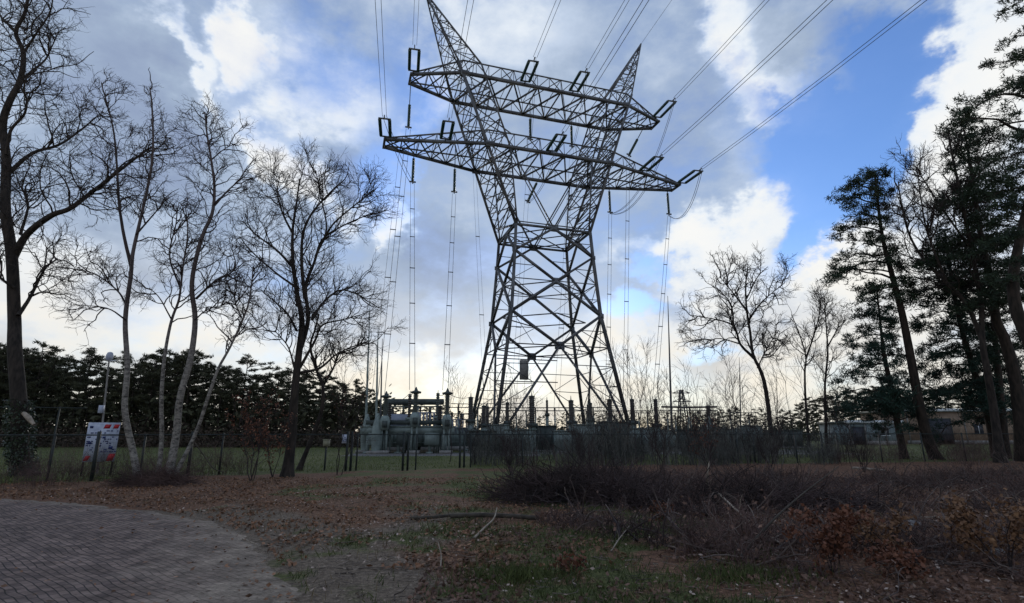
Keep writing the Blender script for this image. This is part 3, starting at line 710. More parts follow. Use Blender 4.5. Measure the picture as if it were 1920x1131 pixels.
# ------------------------------------------------------------------ bare trees
def unit(v): return v/(np.linalg.norm(v, axis=-1, keepdims=True)+1e-12)
def resample(P, n):
    P = np.array(P, float); d = np.r_[0, np.cumsum(np.linalg.norm(np.diff(P, axis=0), axis=1))]
    t = np.linspace(0, d[-1], n)
    return np.stack([np.interp(t, d, P[:, i]) for i in range(3)], 1), d[-1]
def catmull(P, sub=5):
    P = [P[0]*2-P[1]] + list(P) + [P[-1]*2-P[-2]]; out = []
    for i in range(1, len(P)-2):
        for k in range(sub):
            t = k/sub; a, b, c, d = P[i-1:i+3]
            out.append(.5*((2*b)+(-a+c)*t+(2*a-5*b+4*c-d)*t*t+(-a+3*b-3*c+d)*t**3))
    out.append(P[-2]); return np.array(out)
def grow(parents, n, len_rng, ang, up, k=5, wig=.18, trange=(.15, 1), flat=0, bias=None):
    if isinstance(trange, float): trange = (trange, 1)
    """children along a batch of parent polylines (m,k,3) -> (n,k,3)"""
    m, kk, _ = parents.shape
    pi = rng.integers(0, m, n) if bias is None else rng.choice(m, n, p=bias)
    t = trange[0] + (trange[1]-trange[0])*rng.random(n)
    x = t*(kk-1); i = np.minimum(x.astype(int), kk-2); fr = (x-i)[:, None]
    a = parents[pi, i]; b = parents[pi, i+1]
    p0 = a + (b-a)*fr; d = unit(b-a)
    r = unit(np.cross(d, rng.normal(size=(n, 3))))
    th = np.radians(ang[0] + (ang[1]-ang[0])*rng.random(n))[:, None]
    dd = unit(d*np.cos(th) + r*np.sin(th)); 
    ln = (len_rng[0] + (len_rng[1]-len_rng[0])*rng.random(n))*(1-.45*t)
    P = np.empty((n, k, 3)); P[:, 0] = p0; cur = dd
    for j in range(1, k):
        P[:, j] = P[:, j-1] + cur*(ln/(k-1))[:, None]
        cur = cur + rng.normal(size=(n, 3))*wig; cur[:, 2] += up
        cur = unit(cur)
    return P
def taper(n, k, r0, r1, var=.3):
    r = np.linspace(r0, r1, k)[None]*np.ones((n, 1)); return r*(1+var*(rng.random((n, 1))-.5)*2)
def bare_tree(name, label, Y, limbs, n1, n2, n3, L, barkm='bark', twigm='twig', up=.12, group=None, spread=.6, rt=.006, ang=(22, 60), droop3=0, wig=.2, low=.3):
    """limbs: (pixel polyline, start width px, end width px, parent-limb depth shift); first limb is the trunk"""
    base = W(*limbs[0][0][0], Y); base.z = HH(base.x, base.y)
    o = thing(name, label, 'tree', (base.x, base.y, base.z), group)
    b = np.array(base); tb = MB(); bb = MB(); par = []; wts = []
    for k, (pts, wa, wb_, dz) in enumerate(limbs):
        n = len(pts); P = []
        for i, (px, py) in enumerate(pts):
            P.append(V3(*W(px, py, Y + dz*spread*(i/(n-1))**1.0 * (1 if k else 0) + .12*math.sin(i*1.9+k))))
        if k == 0: P[0] = V3(P[0][0], P[0][1], b[2]-.1)
        P = catmull(P, 5); m = len(P); s = np.linspace(0, 1, m)
        P[1:-1] += rng.normal(size=(m-2, 3))*.012*mpp(Y)*30*.25
        R = (wa + (wb_-wa)*s**.8)*mpp(Y)/2
        if k == 0: R[:3] *= np.array([1.55, 1.22, 1.06])
        (tb if k == 0 else bb).tubes((P-b)[None], R[None], 9 if k == 0 else 7)
        q, ln = resample(P[int(m*(low if k == 0 else .12)):], 9); par.append(q); wts.append(ln*(1 if k else .7))
    par = np.array(par); wts = np.array(wts)/sum(wts)
    A = grow(par, n1, (L*.55, L*1.15), (28, 62), up, 8, wig*1.1, bias=wts)
    bb.tubes(A-b, taper(n1, 8, rt*4.2, rt*1.5), 5)
    A2 = grow(A, int(n1*3.2), (L*.30, L*.62), (25, 60), up*.9, 6, wig*1.2, .2); bb.tubes(A2-b, taper(len(A2), 6, rt*2.1, rt*1.0), 4)
    B = grow(A2, n2, (L*.18, L*.40), ang, up*.8, 5, wig*1.2)
    C = grow(np.concatenate([B, A2[:, 1:]]), n3, (L*.10, L*.24), ang, up*.6 - droop3, 4, wig*1.3)
    tw = MB(); tw.tubes(B-b, taper(n2, 5, rt*1.3, rt*.8), 3); tw.tubes(C-b, taper(n3, 4, rt*.95, rt*.6), 3)
    t = tb.build('trunk', barkm, o, smooth=True); t_ = bb.build('branches', barkm if barkm != 'birch' else 'twig', o, smooth=True); tw.build('twigs', twigm, o)
    return o, C

big, _ = bare_tree('bare_tree', 'large bare tree at the left edge with ivy on its thick dark trunk', 21, [
    ([(48, 900), (38, 850), (36, 760), (28, 660), (27, 600), (22, 480), (10, 390), (12, 300), (5, 235), (18, 190), (38, 150), (44, 100), (30, 60), (48, 20), (56, -40)], 30, 5, 0),
    ([(24, 485), (50, 440), (95, 405), (130, 392), (170, 362), (205, 335), (250, 300), (285, 275)], 15, 3, -3),
    ([(16, 325), (60, 288), (110, 272), (150, 245), (180, 220)], 9, 2.5, 2.5),
    ([(40, 150), (62, 132), (85, 112), (96, 90), (110, 60)], 6, 2, 2),
    ([(12, 290), (20, 245), (45, 215), (50, 185), (40, 160), (70, 130)], 7, 2, -2),
    ([(34, 592), (55, 560), (75, 520), (88, 500), (108, 485)], 8, 2.5, 2),
    ([(14, 420), (-20, 380), (-50, 330)], 10, 4, 1), ([(5, 240), (-25, 180), (-50, 120)], 10, 4, -1), ([(38, 440), (52, 390), (48, 350), (70, 340)], 6, 2, 2),
    ([(44, 100), (70, 60), (95, 20), (100, -30)], 5, 2, -2), ([(32, 60), (0, 30), (-20, -20)], 5, 2, 2), ([(26, 540), (0, 520), (-30, 480)], 6, 2, -2),
], 200, 2200, 5000, 3.0, rt=.0068, up=.05, wig=.30)
bare_birch = [
    ('slender white birch on the left side of the clump, forking high up', [
        ([(262, 908), (250, 850), (234, 770), (239, 690), (235, 600), (245, 520), (250, 470), (266, 400), (281, 330), (287, 270), (285, 200), (281, 165)], 13, 2.5, 0),
        ([(247, 505), (232, 440), (223, 380), (219, 310), (212, 240), (195, 175), (190, 155)], 7, 2, 1.5),
        ([(236, 570), (220, 545), (180, 515), (145, 505)], 4, 1.5, 1), ([(236, 600), (200, 578), (140, 572)], 3.5, 1.2, -1), ([(255, 440), (290, 400), (315, 370)], 4, 1.2, -1.5)], 65, 680, 1600),
    ('thinnest birch of the clump, between the two stouter white stems', [
        ([(296, 900), (303, 830), (303, 740), (310, 660), (322, 600), (336, 560), (343, 500), (352, 440), (348, 390)], 9, 2, 0),
        ([(338, 540), (318, 480), (330, 420), (332, 390)], 4, 1.5, 1), ([(322, 600), (300, 560), (280, 540)], 3, 1.2, -1)], 42, 400, 1000),
    ('stoutest white birch of the clump, rising to a tall narrow crown', [
        ([(314, 905), (330, 820), (338, 745), (358, 670), (366, 600), (360, 530), (377, 450), (398, 400), (402, 350), (396, 300), (388, 250), (384, 210)], 15, 2.5, 0),
        ([(402, 385), (430, 355), (465, 325)], 5, 1.5, 1.2), ([(368, 560), (400, 530), (435, 510), (440, 490)], 5, 1.5, -1.2), ([(396, 300), (420, 280), (440, 270)], 3, 1, 1), ([(365, 600), (390, 580), (430, 570)], 3, 1.2, 1)], 70, 720, 1750),
    ('pale birch stem leaning far to the right out of the clump', [
        ([(318, 904), (366, 815), (392, 740), (410, 690), (432, 650), (455, 600), (468, 560), (475, 500)], 8, 2, 0),
        ([(455, 600), (440, 560), (445, 520)], 3, 1.2, 1)], 32, 300, 800),
]
for lab, limbs, a, b_, c_ in bare_birch:
    bare_tree('birch_tree', lab, 18, limbs, a, b_, c_, 1.75, 'birch', 'twig', up=.05, group='birches growing from one clump', rt=.0050, ang=(20, 60), droop3=.08, wig=.27, low=.40)
bare_tree('bare_tree', 'round-crowned bare tree left of the transformers, many steep limbs on one trunk', 20.5, [
    ([(538, 896), (548, 810), (553, 730), (562, 650), (566, 600), (556, 545), (549, 490), (549, 430), (556, 380), (562, 335)], 19, 2.2, 0),
    ([(560, 665), (578, 600), (573, 540), (590, 490), (604, 450), (640, 425), (700, 398)], 10, 2, 2),
    ([(572, 560), (566, 500), (568, 440), (585, 400), (620, 360), (645, 338)], 8, 2, -2), ([(552, 505), (520, 470), (480, 440), (455, 415)], 6, 2, 1.5),
    ([(556, 540), (515, 510), (470, 470), (450, 445)], 5, 1.5, -2), ([(585, 600), (604, 570), (635, 545), (665, 550), (690, 565)], 6, 1.5, 1.5), ([(562, 690), (590, 640), (604, 610), (640, 600), (670, 592)], 6, 1.5, -1.5),
    ([(592, 480), (612, 430), (602, 370), (592, 320)], 5, 1.5, 1), ([(604, 455), (625, 420), (665, 385), (690, 365)], 5, 1.5, -1.5), ([(550, 440), (530, 400), (520, 360), (525, 330)], 5, 1.5, 1.5),
    ([(558, 700), (600, 690), (630, 665), (660, 655), (690, 640)], 6, 1.5, 1), ([(556, 620), (540, 590), (520, 570), (490, 545)], 5, 1.5, 1), ([(552, 690), (540, 650), (515, 620)], 4, 1.5, -1),
], 210, 2500, 6000, 2.15, rt=.0050, up=.12, group=None)
bare_tree('bare_tree', 'smaller pale-stemmed tree leaning behind the round-crowned bare tree', 24, [
    ([(560, 868), (585, 820), (603, 770), (605, 725), (592, 690), (582, 650), (590, 620), (598, 590)], 9, 3, 0), ([(605, 725), (625, 690), (640, 660), (690, 640)], 5, 2, 1)],
    45, 300, 800, 1.5, 'bark', 'twigpale', rt=.006)
bare_tree('bare_tree', 'lone bare tree with a forked leaning trunk and round crown right of the pylon', 46, [
    ([(1446, 812), (1438, 745), (1428, 700), (1412, 665), (1406, 620), (1400, 580), (1398, 540), (1402, 500)], 9, 2, 0),
    ([(1414, 672), (1388, 645), (1376, 612), (1345, 600), (1300, 592)], 6, 1.5, 4), ([(1404, 600), (1430, 565), (1472, 530)], 4, 1.2, 3), ([(1402, 585), (1375, 550), (1350, 520)], 4, 1.2, -3),
    ([(1400, 560), (1420, 520), (1440, 500)], 3, 1.2, -2), ([(1376, 612), (1370, 570), (1345, 540)], 4, 1.2, 2), ([(1388, 645), (1350, 635), (1325, 640)], 3, 1, -2), ([(1420, 690), (1440, 650), (1460, 620)], 3, 1, 2)],
    85, 900, 2200, 3.6, rt=.012, up=.10, wig=.26)
bare_tree('bare_tree', 'slim pale bare tree with a V-shaped fork between the lone bare tree and the pines', 44, [
    ([(1514, 820), (1511, 760), (1509, 700), (1511, 670), (1500, 630), (1484, 590)], 5, 1.5, 0), ([(1511, 672), (1524, 635), (1536, 590), (1540, 550)], 4, 1.2, 2)],
    32, 300, 800, 3.0, 'bark', 'twigpale', rt=.008, up=.14)
bare_tree('bare_tree', 'slim bare tree nearest the left side of the pines', 38, [
    ([(1550, 850), (1548, 780), (1547, 720), (1552, 660), (1549, 610), (1546, 560)], 6, 1.5, 0), ([(1552, 650), (1568, 620), (1575, 600)], 3, 1, 1)],
    28, 260, 700, 2.4, 'bark', 'twigpale', rt=.007, up=.14)
bare_tree('bare_tree', 'spreading bare tree in front of the pines, long limbs reaching up and left', 30, [
    ([(1876, 868), (1862, 760), (1850, 690), (1842, 640), (1838, 560), (1820, 460), (1800, 360), (1785, 290), (1778, 250)], 15, 3, 0),
    ([(1844, 645), (1812, 570), (1775, 530), (1735, 490), (1705, 440), (1690, 380), (1684, 340)], 9, 2, 2), ([(1775, 530), (1740, 440), (1728, 380), (1720, 320)], 5, 1.5, -2),
    ([(1822, 470), (1780, 410), (1740, 350), (1715, 310)], 5, 1.5, 2), ([(1805, 380), (1830, 320), (1850, 270)], 4, 1.5, -1), ([(1735, 490), (1700, 480), (1670, 470)], 3, 1, 1)],
    90, 900, 2000, 3.0, rt=.009, up=.12)
# ivy round the big tree's trunk
iv = MB(); c = []
trunkpx = [(48, 900), (38, 850), (36, 760)]
for i in range(3600):
    t = rng.random()**1.3; py = 900 - t*150; px = np.interp(py, [760, 850, 900], [36, 38, 48]); p = V3(*W(px, py, 21)); a = rng.random()*2*PI; r = .30 + .20*rng.random()
    c.append(p + V3(math.cos(a)*r, math.sin(a)*r, 0))
iv.leaves(np.array(c), .075, .8); tag(iv.build('ivy', 'ivy', loc=tuple(W(48, 898, 21))), 'glossy ivy wrapping the foot of the big left trunk', 'ivy')
# broken pale stub on that trunk
mb = MB(); a, b_ = V3(*W(44, 775, 20.6)), V3(*W(64, 797, 20.3)); mb.tubes(np.array([[a, lerp(a, b_, .5)+V3(0, 0, .03), b_]]), np.array([[.07, .10, .05]]), 6)
mb.build('broken_branch', 'wood', big, smooth=True).location = -Vector(big.location)

# ------------------------------------------------------------------ conifers
def needles(mb, C, size, n_per, w, flat=.5, sub=None):
    C = np.repeat(C, n_per, 0); n = len(C)
    D = rng.normal(size=(n, 3)); D[:, 2] *= flat; D[:, 2] += .3
    mb.blades(C + rng.normal(size=(n, 3))*np.array([.35, .35, .16])*size, size, w, dirs=D)
def conifer(name, label, Y, trunk, wpx, profile, step, nm='needle', size=.34, dens=1.0, group=None, droop=.12, bark='pinebark', gap=.0, w=.05, depthf=1.0):
    base = W(*trunk[0], Y); b = V3(base.x, base.y, HH(base.x, base.y))
    o = thing(name, label, 'tree', tuple(b), group)
    P = [V3(*W(px, py, Y)) for px, py in trunk]; P[0][2] = b[2]-.1; P = catmull(P, 4)
    s = np.linspace(0, 1, len(P)); R = (wpx + (2.5-wpx)*s**1.1)*mpp(Y)/2; R[:2] *= [1.35, 1.1]
    mb = MB(); mb.tubes((P-b)[None], R[None], 9); mb.build('trunk', bark, o, smooth=True)
    ys_ = [p[1] for p in trunk][::-1]; xs_ = [p[0] for p in trunk][::-1]
    pys = [p[0] for p in profile]; y = pys[0]; limbs = []; 
    while y < pys[-1]:
        xl = np.interp(y, pys, [p[1] for p in profile]); xr = np.interp(y, pys, [p[2] for p in profile]); xt = np.interp(y, ys_, xs_)
        for xe in (xl, xr):
            if abs(xe-xt) < 4: continue
            if random.random() < gap: continue
            e = xt + (xe-xt)*(.72+.36*random.random()); dp = (xe-xt)*mpp(Y)
            limbs.append((xt, y, e, y + (random.random()-.5)*abs(e-xt)*.55 + droop*abs(e-xt), random.uniform(-.5, .5)*dp*depthf))
        hw = (xr-xl)/2*mpp(Y)                            # limbs pointing towards and away from the camera
        for q in (-1, 1):
            if random.random() < .75: limbs.append((xt, y, xt + random.uniform(-.45, .45)*(xr-xl)/2, y+8, q*hw*random.uniform(.6, 1)*depthf))
        y += step*(.7+.6*random.random())
    LP = []
    for x0, y0, x1, y1, dz in limbs:
        a, e = V3(*W(x0, y0, Y)), V3(*W(x1, y1, Y+dz)); ln = np.linalg.norm(e-a)
        LP.append([lerp(a, e, t) + V3(0, 0, .10*ln*math.sin(PI*t)) + rng.normal(size=3)*.02*ln*(0 if t == 0 else 1) for t in np.linspace(0, 1, 7)])
    LP = np.array(LP); ln = np.linalg.norm(LP[:, -1]-LP[:, 0], axis=1)
    lm = MB(); lm.tubes(LP-b, np.linspace(1, .25, 7)[None]*(.02+.014*ln)[:, None], 4)
    Cs = []
    S = []
    for i in range(len(LP)):                             # side shoots fan out in a nearly level spray
        n = max(3, int(ln[i]*4.5*dens)); t = .22+.78*rng.random(n)**.8; x = t*6; k = np.minimum(x.astype(int), 5); p0 = LP[i][k] + (LP[i][k+1]-LP[i][k])*(x-k)[:, None]
        d = unit(LP[i][-1]-LP[i][0]); side = unit(np.cross(d, [0, 0, 1.])); sg = np.where(rng.random(n) < .5, -1, 1)[:, None]
        L_ = ((.16+.26*(1-t)*rng.random(n))*ln[i]+.15)[:, None]
        p1 = p0 + (d*.55 + side*sg*(.5+.5*rng.random((n, 1))) + V3(0, 0, 1)*(.12+rng.normal(size=(n, 1))*.24))*L_
        S.append(np.stack([p0, (p0+p1)/2+rng.normal(size=(n, 3))*.03, p1], 1))
    S = np.concatenate(S); lm.tubes(S-b, np.array([[.012, .009, .005]])*np.ones((len(S), 1)), 3)
    lm.build('branches', bark, o)
    for t in (.35, .6, .8, 1.0, 1.0): Cs.append(S[:, 0]+(S[:, 2]-S[:, 0])*t)
    Cs.append(LP[:, -1]); Cs = np.concatenate(Cs)
    Cs = Cs[rng.random(len(Cs)) < .8]; Cs = Cs + rng.normal(size=Cs.shape)*np.array([.04, .04, .09])
    nb = MB(); needles(nb, Cs-b, size, 7, w, .9); nb.build('needles', nm, o)
    return o
conifer('scots_pine', 'leaning pine with a bare lower trunk and one-sided crown, leftmost of the tall pines', 33, [(1757, 866), (1739, 822), (1723, 757), (1707, 668), (1690, 582), (1674, 521), (1656, 452), (1647, 390), (1640, 328)], 20,
    [(322, 1600, 1665), (345, 1583, 1672), (375, 1570, 1668), (410, 1572, 1664), (440, 1566, 1675), (480, 1556, 1690), (510, 1568, 1700), (540, 1585, 1710), (560, 1620, 1720)], 13, size=.26, gap=.12)
conifer('spruce_tree', 'dark layered spruce just left of the leaning pine', 34, [(1697, 866), (1682, 790), (1670, 725), (1658, 668), (1652, 619), (1643, 535)], 13,
    [(535, 1630, 1655), (580, 1612, 1680), (620, 1598, 1690), (660, 1585, 1700), (700, 1580, 1712), (740, 1568, 1730), (770, 1600, 1740), (800, 1640, 1740)], 12, 'needle2', .27, gap=.1, droop=.2)
conifer('spruce_tree', 'dark layered spruce standing right of the leaning pine', 35, [(1870, 862), (1849, 765), (1825, 692), (1804, 619), (1790, 555), (1778, 480), (1770, 430)], 14,
    [(430, 1745, 1800), (480, 1722, 1830), (540, 1712, 1850), (600, 1722, 1870), (650, 1730, 1880), (700, 1738, 1880), (745, 1748, 1880), (775, 1700, 1870), (800, 1760, 1860)], 13, 'needle2', .30, gap=.15, droop=.16)
conifer('scots_pine', 'tall pine with a long bare double-curved trunk near the right edge', 31, [(1921, 870), (1906, 725), (1886, 643), (1868, 600), (1861, 542), (1845, 470), (1832, 400), (1818, 300), (1806, 235)], 22,
    [(225, 1790, 1830), (270, 1765, 1870), (320, 1775, 1900), (380, 1740, 1910), (430, 1745, 1930), (490, 1740, 1940), (540, 1760, 1940), (570, 1790, 1940)], 15, 'needle', .32, gap=.12)
conifer('scots_pine', 'slim straight pine trunk between the spruce and the double-curved pine', 34, [(1887, 866), (1878, 765), (1870, 680), (1862, 600), (1852, 520), (1840, 450)], 14,
    [(440, 1800, 1880), (500, 1790, 1900), (560, 1800, 1900), (620, 1830, 1905), (700, 1850, 1910)], 20, 'needle', .3, gap=.2)
conifer('scots_pine', 'huge pine leaning in from beyond the right edge with tiered boughs against the sky', 26, [(1990, 885), (1962, 740), (1935, 650), (1906, 582), (1900, 520), (1912, 450), (1935, 340), (1950, 240), (1962, 120), (1970, 20), (1975, -60)], 27,
    [(-60, 1900, 2010), (45, 1878, 2010), (75, 1872, 2010), (100, 1900, 2020), (130, 1818, 2030), (158, 1850, 2030), (195, 1786, 2030), (232, 1800, 2030), (285, 1815, 2030), (330, 1850, 2010), (420, 1860, 2000), (540, 1870, 2000)], 32, 'needle', .25, dens=1.15, gap=.12)
conifer('spruce_tree', 'dark spruce half hidden behind the right edge trunks', 40, [(1960, 858), (1952, 780), (1945, 700), (1938, 600)], 12,
    [(600, 1920, 1960), (660, 1895, 1980), (720, 1880, 1990), (770, 1872, 2000), (790, 1900, 2000)], 14, 'needle2', .32, droop=.2)

# woodland of pines across the left background, and along the right skyline
def wood_pine(h, seed, crown0=.35, width=.22, n=30, name='pine_tree', slim=False):
    st = random.getstate(); random.seed(seed); r2 = np.random.default_rng(seed)
    o = thing(name, '', 'tree'); mb = MB(); zz = np.linspace(0, h, 7); x = np.cumsum(np.r_[0, r2.normal(size=6)*.12]); P = np.stack([x, x*.4, zz], 1)
    mb.tubes(P[None], np.linspace(.17, .03, 7)[None], 6); mb.build('trunk', 'pinebark', o)
    C = []; lp = []
    for i in range(n):
        t = crown0 + (1-crown0)*(i/n); z = h*t; a = r2.random()*2*PI; R = h*width*(math.sin(PI*min(1, (t-crown0)/(1-crown0)*.85+.15))**.7)*(.3+1.0*r2.random())
        p0 = V3(np.interp(z, zz, x), 0, z); p1 = p0 + V3(math.cos(a)*R, math.sin(a)*R, R*(.15+.35*t)*(r2.random()-.15))
        lp.append([p0, (p0+p1)/2, p1])
        m = int(5 + R*3)
        for k in range(m): q = lerp(p0, p1, .55+.45*r2.random()); C.append(q + r2.normal(size=3)*V3(.45, .45, .18)*h*.04)
    lm = MB(); lm.tubes(np.array(lp), np.array([[.05, .035, .02]])*np.ones((len(lp), 1)), 3); lm.build('branches', 'pinebark', o)
    nb = MB(); needles(nb, np.array(C), .30, 17, .08, .6); nb.build('crown', 'needle3', o)
    random.setstate(st); return o
protos = [wood_pine(12, 1), wood_pine(12, 2, .30, .2, 34), wood_pine(12, 3, .5, .28, 26), wood_pine(12, 4, .25, .17, 36), wood_pine(12, 5, .4, .32, 28)]
used = set()
def place_pine(px, ytop, Y, label, group, k=None):
    k = random.randrange(5) if k is None else k
    b = W(px, 840, Y); top = W(px, ytop, Y); h = top.z; b = (b.x, Y, -.1)
    s = h/12.0
    if k not in used:
        used.add(k); o = protos[k]; o.location = b; o.scale = (s,)*3; o.rotation_euler = (0, 0, random.random()*6.28)
    else: o = dup(protos[k], b, random.random()*6.28, s)
    o['label'] = label; o['group'] = group
    return o
for row, (Y, dy, st_) in enumerate(((62, 0, 27), (67, -4, 27), (73, -6, 30), (82, -4, 34))):
    x = -260 + row*9
    while x < (705 if row < 3 else 640):
        yt = np.interp(x, [-200, 0, 60, 130, 200, 280, 340, 400, 480, 560, 640, 705], [640, 650, 668, 662, 676, 668, 672, 690, 688, 705, 722, 732]) + dy + random.choice((-14, -6, 0, 6, 14, 22, 34, 48)) + random.uniform(-6, 8)
        sec = [k for e, k in ((60, 'left of the camera mast'), (215, 'behind the camera mast'), (420, 'behind the birch clump'), (610, 'behind the round-crowned bare tree'), (999, 'left of the transformers')) if x < e][0]
        place_pine(x, yt, Y, ('front-row', 'second-row', 'third-row', 'rearmost')[row] + ' dark woodland pine ' + sec, ('front-row', 'second-row', 'third-row', 'rearmost')[row] + ' woodland pines ' + sec); x += st_*random.uniform(.7, 1.3)
for i, x in enumerate(range(712, 900, 17)):
    place_pine(x + random.uniform(-5, 5), np.interp(x, [700, 760, 830, 900], [742, 748, 752, 775]) + random.uniform(-6, 14), 105, 'distant pine showing above the transformers', 'pines beyond the transformers')
for i, x in enumerate(range(905, 1295, 15)):
    place_pine(x + random.uniform(-6, 6), 778 + random.uniform(-6, 7), 170, 'far low pine on the horizon behind the pylon legs', 'pines on the horizon behind the pylon')
for i, x in enumerate(range(1290, 1700, 11)):
    yt = np.interp(x, [1290, 1330, 1480, 1520, 1560, 1600, 1700], [770, 764, 772, 752, 742, 738, 720]) + random.uniform(-6, 12)
    place_pine(x + random.uniform(-5, 5), yt, random.uniform(112, 128), *[('pine in the far tree line ' + k, 'far tree line pines ' + k) for e, k in ((1400, 'left of the lone bare tree'), (1560, 'right of the lone bare tree'), (1999, 'behind the tall pines')) if x < e][0])
for i, x in enumerate(range(1480, 2080, 26)):
    place_pine(x + random.uniform(-8, 8), np.interp(x, [1480, 1600, 2080], [770, 735, 690]) + random.uniform(-8, 14), 128 + random.uniform(0, 8), 'pine standing behind the low buildings at the right', 'pines behind the right buildings')

# ------------------------------------------------------------------ fence
def make_fence(name, label, pts, H, post_every, rail=True, meshstep=.0, extra=()):
    o = thing(name, label, 'fence', tuple(pts[0])); b = V3(*pts[0])
    P, ln = resample([V3(*p) for p in pts], 400); s = np.linspace(0, ln, 400)
    at = lambda d: V3(*[np.interp(d, s, P[:, i]) for i in range(3)])
    d = .0
    while d < ln:
        p = at(d); mb = MB(); p[2] = HH(p[0], p[1])-.2; mb.bar(p-b, p+V3(0, 0, H+.25)-b, .055); mb.build('post', 'fence', o); d += post_every
    for dd in extra:
        p = at(dd); p[2] = -.1; mb = MB(); mb.bar(p-b, p+V3(0, 0, H+.2)-b, .09); mb.build('gate_post', 'fence', o)
    Q, _ = resample([V3(*p) for p in pts], int(ln/1.0)+2); Q[:, 2] = H
    if rail: mb = MB(); mb.tubes((Q-b)[None], np.full((1, len(Q)), .024), 5); mb.build('top_rail', 'fence', o)
    mb = MB()                                             # welded mesh: uprights and level wires
    n = int(ln/.12); D = np.linspace(0, ln, n); A = np.stack([np.interp(D, s, P[:, i]) for i in range(3)], 1); A[:, 2] = .03; B = A.copy(); B[:, 2] = H
    mb.tubes(np.stack([A, B], 1)-b, np.full((n, 2), .0013), 3)
    for z in np.arange(.05, H, .2):
        q = Q.copy(); q[:, 2] = z; mb.tubes((q-b)[None], np.full((1, len(q)), .0018), 3)
    mb.build('mesh_panel', 'mesh', o)
    return o, at, ln
FH = 1.50
fo, fat, fln = make_fence('mesh_fence', 'long low dark green mesh fence with thin top rail round the substation', fence_pts, FH, 2.55)
def at_px(px):
    lo, hi = 0, fln
    for _ in range(40):
        m_ = (lo+hi)/2; p = fat(m_); Y_ = p[1]*CP + (0-CAMH)*SP
        if CX+F*p[0]/Y_ < px: lo = m_
        else: hi = m_
    return lo
for px in (172, 352, 648, 657, 755, 764, 862, 870, 1385, 1545):
    p = fat(at_px(px)); mb = MB(); q = V3(p[0], p[1]-.03, -.1)-V3(*fence_pts[0])
    mb.bar(q, q+V3(0, 0, FH+.22 if px not in (764, 870) else FH+.1), .085); mb.build('gate_post' if 600 < px < 900 else 'post', 'fence', fo)
a, b_ = fat(at_px(648)), fat(at_px(764))
# inner rail fence further back, and a tall netting frame at the far left
f2 = [W(130, 840, 27), W(360, 840, 27.5), W(560, 840, 28), W(720, 840, 29)]
f2 = [Vector((p.x, p.y, 0)) for p in f2]
f3 = [Vector((W(-260, 800, 25).x, 25, 0)), Vector((W(40, 800, 26).x, 26, 0)), Vector((W(157, 800, 27).x, 27, 0))]
make_fence('tall_mesh_fence', 'taller mesh fence with pale top wire behind the big left tree', f3, 2.75, 2.6, True)

# ------------------------------------------------------------------ big warning board on the fence
def text_marks(mb, x0, x1, z0, z1, y, rows, seed, dens=.7):
    r = random.Random(seed); h = (z1-z0)/rows
    for k in range(rows):
        x = x0
        while x < x1:
            wdt = r.uniform(.03, .11)
            if r.random() < dens: mb.box((x+wdt/2, y, z1-(k+.5)*h), (wdt, .004, h*.5))
            x += wdt+.03
bp = W(190, 832, fence_y(W(190, 832, 17).x)+.45)
brd = thing('warning_board', 'large white board with red corner blocks and blue print behind the fence', 'sign', (bp.x, bp.y, 0))
brd.rotation_euler = (0, 0, math.radians(38))
bw, bz0, bz1 = .98, .52, 1.95
mb = MB(); mb.box((0, 0, (bz0+bz1)/2), (bw, .03, bz1-bz0)); mb.build('panel', 'white', brd)
def para(mb, x0, x1, z0, z1, sh, y):                     # slanted red block
    y0 = y-.004; v = [(x0, y, z0), (x1, y, z0), (x1+sh, y, z1), (x0+sh, y, z1), (x0, y0, z0), (x1, y0, z0), (x1+sh, y0, z1), (x0+sh, y0, z1)]
    mb.add(v, [(0, 1, 2, 3), (7, 6, 5, 4), (0, 4, 5, 1), (1, 5, 6, 2), (2, 6, 7, 3), (3, 7, 4, 0)])
for x0, x1, z0, z1, sh in ((-.02, .17, 1.73, 1.88, .05), (.27, .43, 1.73, 1.88, .05), (.22, .42, .54, .80, .07), (-.47, -.33, .56, .74, .07)):
    mb = MB(); para(mb, x0, x1, z0, z1, sh, -.017); mb.build('red_block', 'red', brd)
mb = MB(); text_marks(mb, -.46, .44, .84, 1.68, -.018, 11, 5, .55)
for x, z, s in ((-.38, 1.78, .10), (.30, 1.02, .13), (-.05, 1.10, .10), (-.36, 1.2, .12), (.05, 1.40, .09)):
    prof = [(math.cos(a)*s*.5, math.sin(a)*s*.5) for a in np.linspace(0, 2*PI, 9)[:-1]]
    mb.box((x, -.0185, z), (s, .004, s*.8))
mb.build('blue_print', 'blue', brd)
for x in (-.44, .44):
    mb = MB(); mb.bar((x, .045, -.1), (x, .045, bz1+.02), .06); mb.build('post', 'fence', brd)
# ------------------------------------------------------------------ camera mast by the board
pb, pt_ = W(190, 845, 21.5), W(205, 672, 21.5)
cm = thing('camera_mast', 'slim white leaning pole with a small domed camera on top', 'pole', (pb.x, pb.y, 0))
q = V3(pt_.x-pb.x, 0, pt_.z)
mb = MB(); mb.tubes(np.array([[V3(0, 0, -.1), q*.5, q]]), np.array([[.04, .033, .028]]), 8); mb.build('pole', 'concrete', cm, smooth=True)
mb = MB(); mb.lathe([(.02, .26), (.09, .23), (.13, .12), (.13, .0), (.09, -.08), (.02, -.12)], tuple(q), 12); mb.build('camera_dome', 'white', cm, smooth=True)
mb = MB(); mb.bar(q*.97, q*.97+V3(.28, 0, .05), .05); mb.build('bracket', 'roofedge', cm)
mb = MB(); mb.box(tuple(q*.55+V3(-.03, -.1, 0)), (.16, .12, .3)); mb.build('junction_box', 'white', cm)
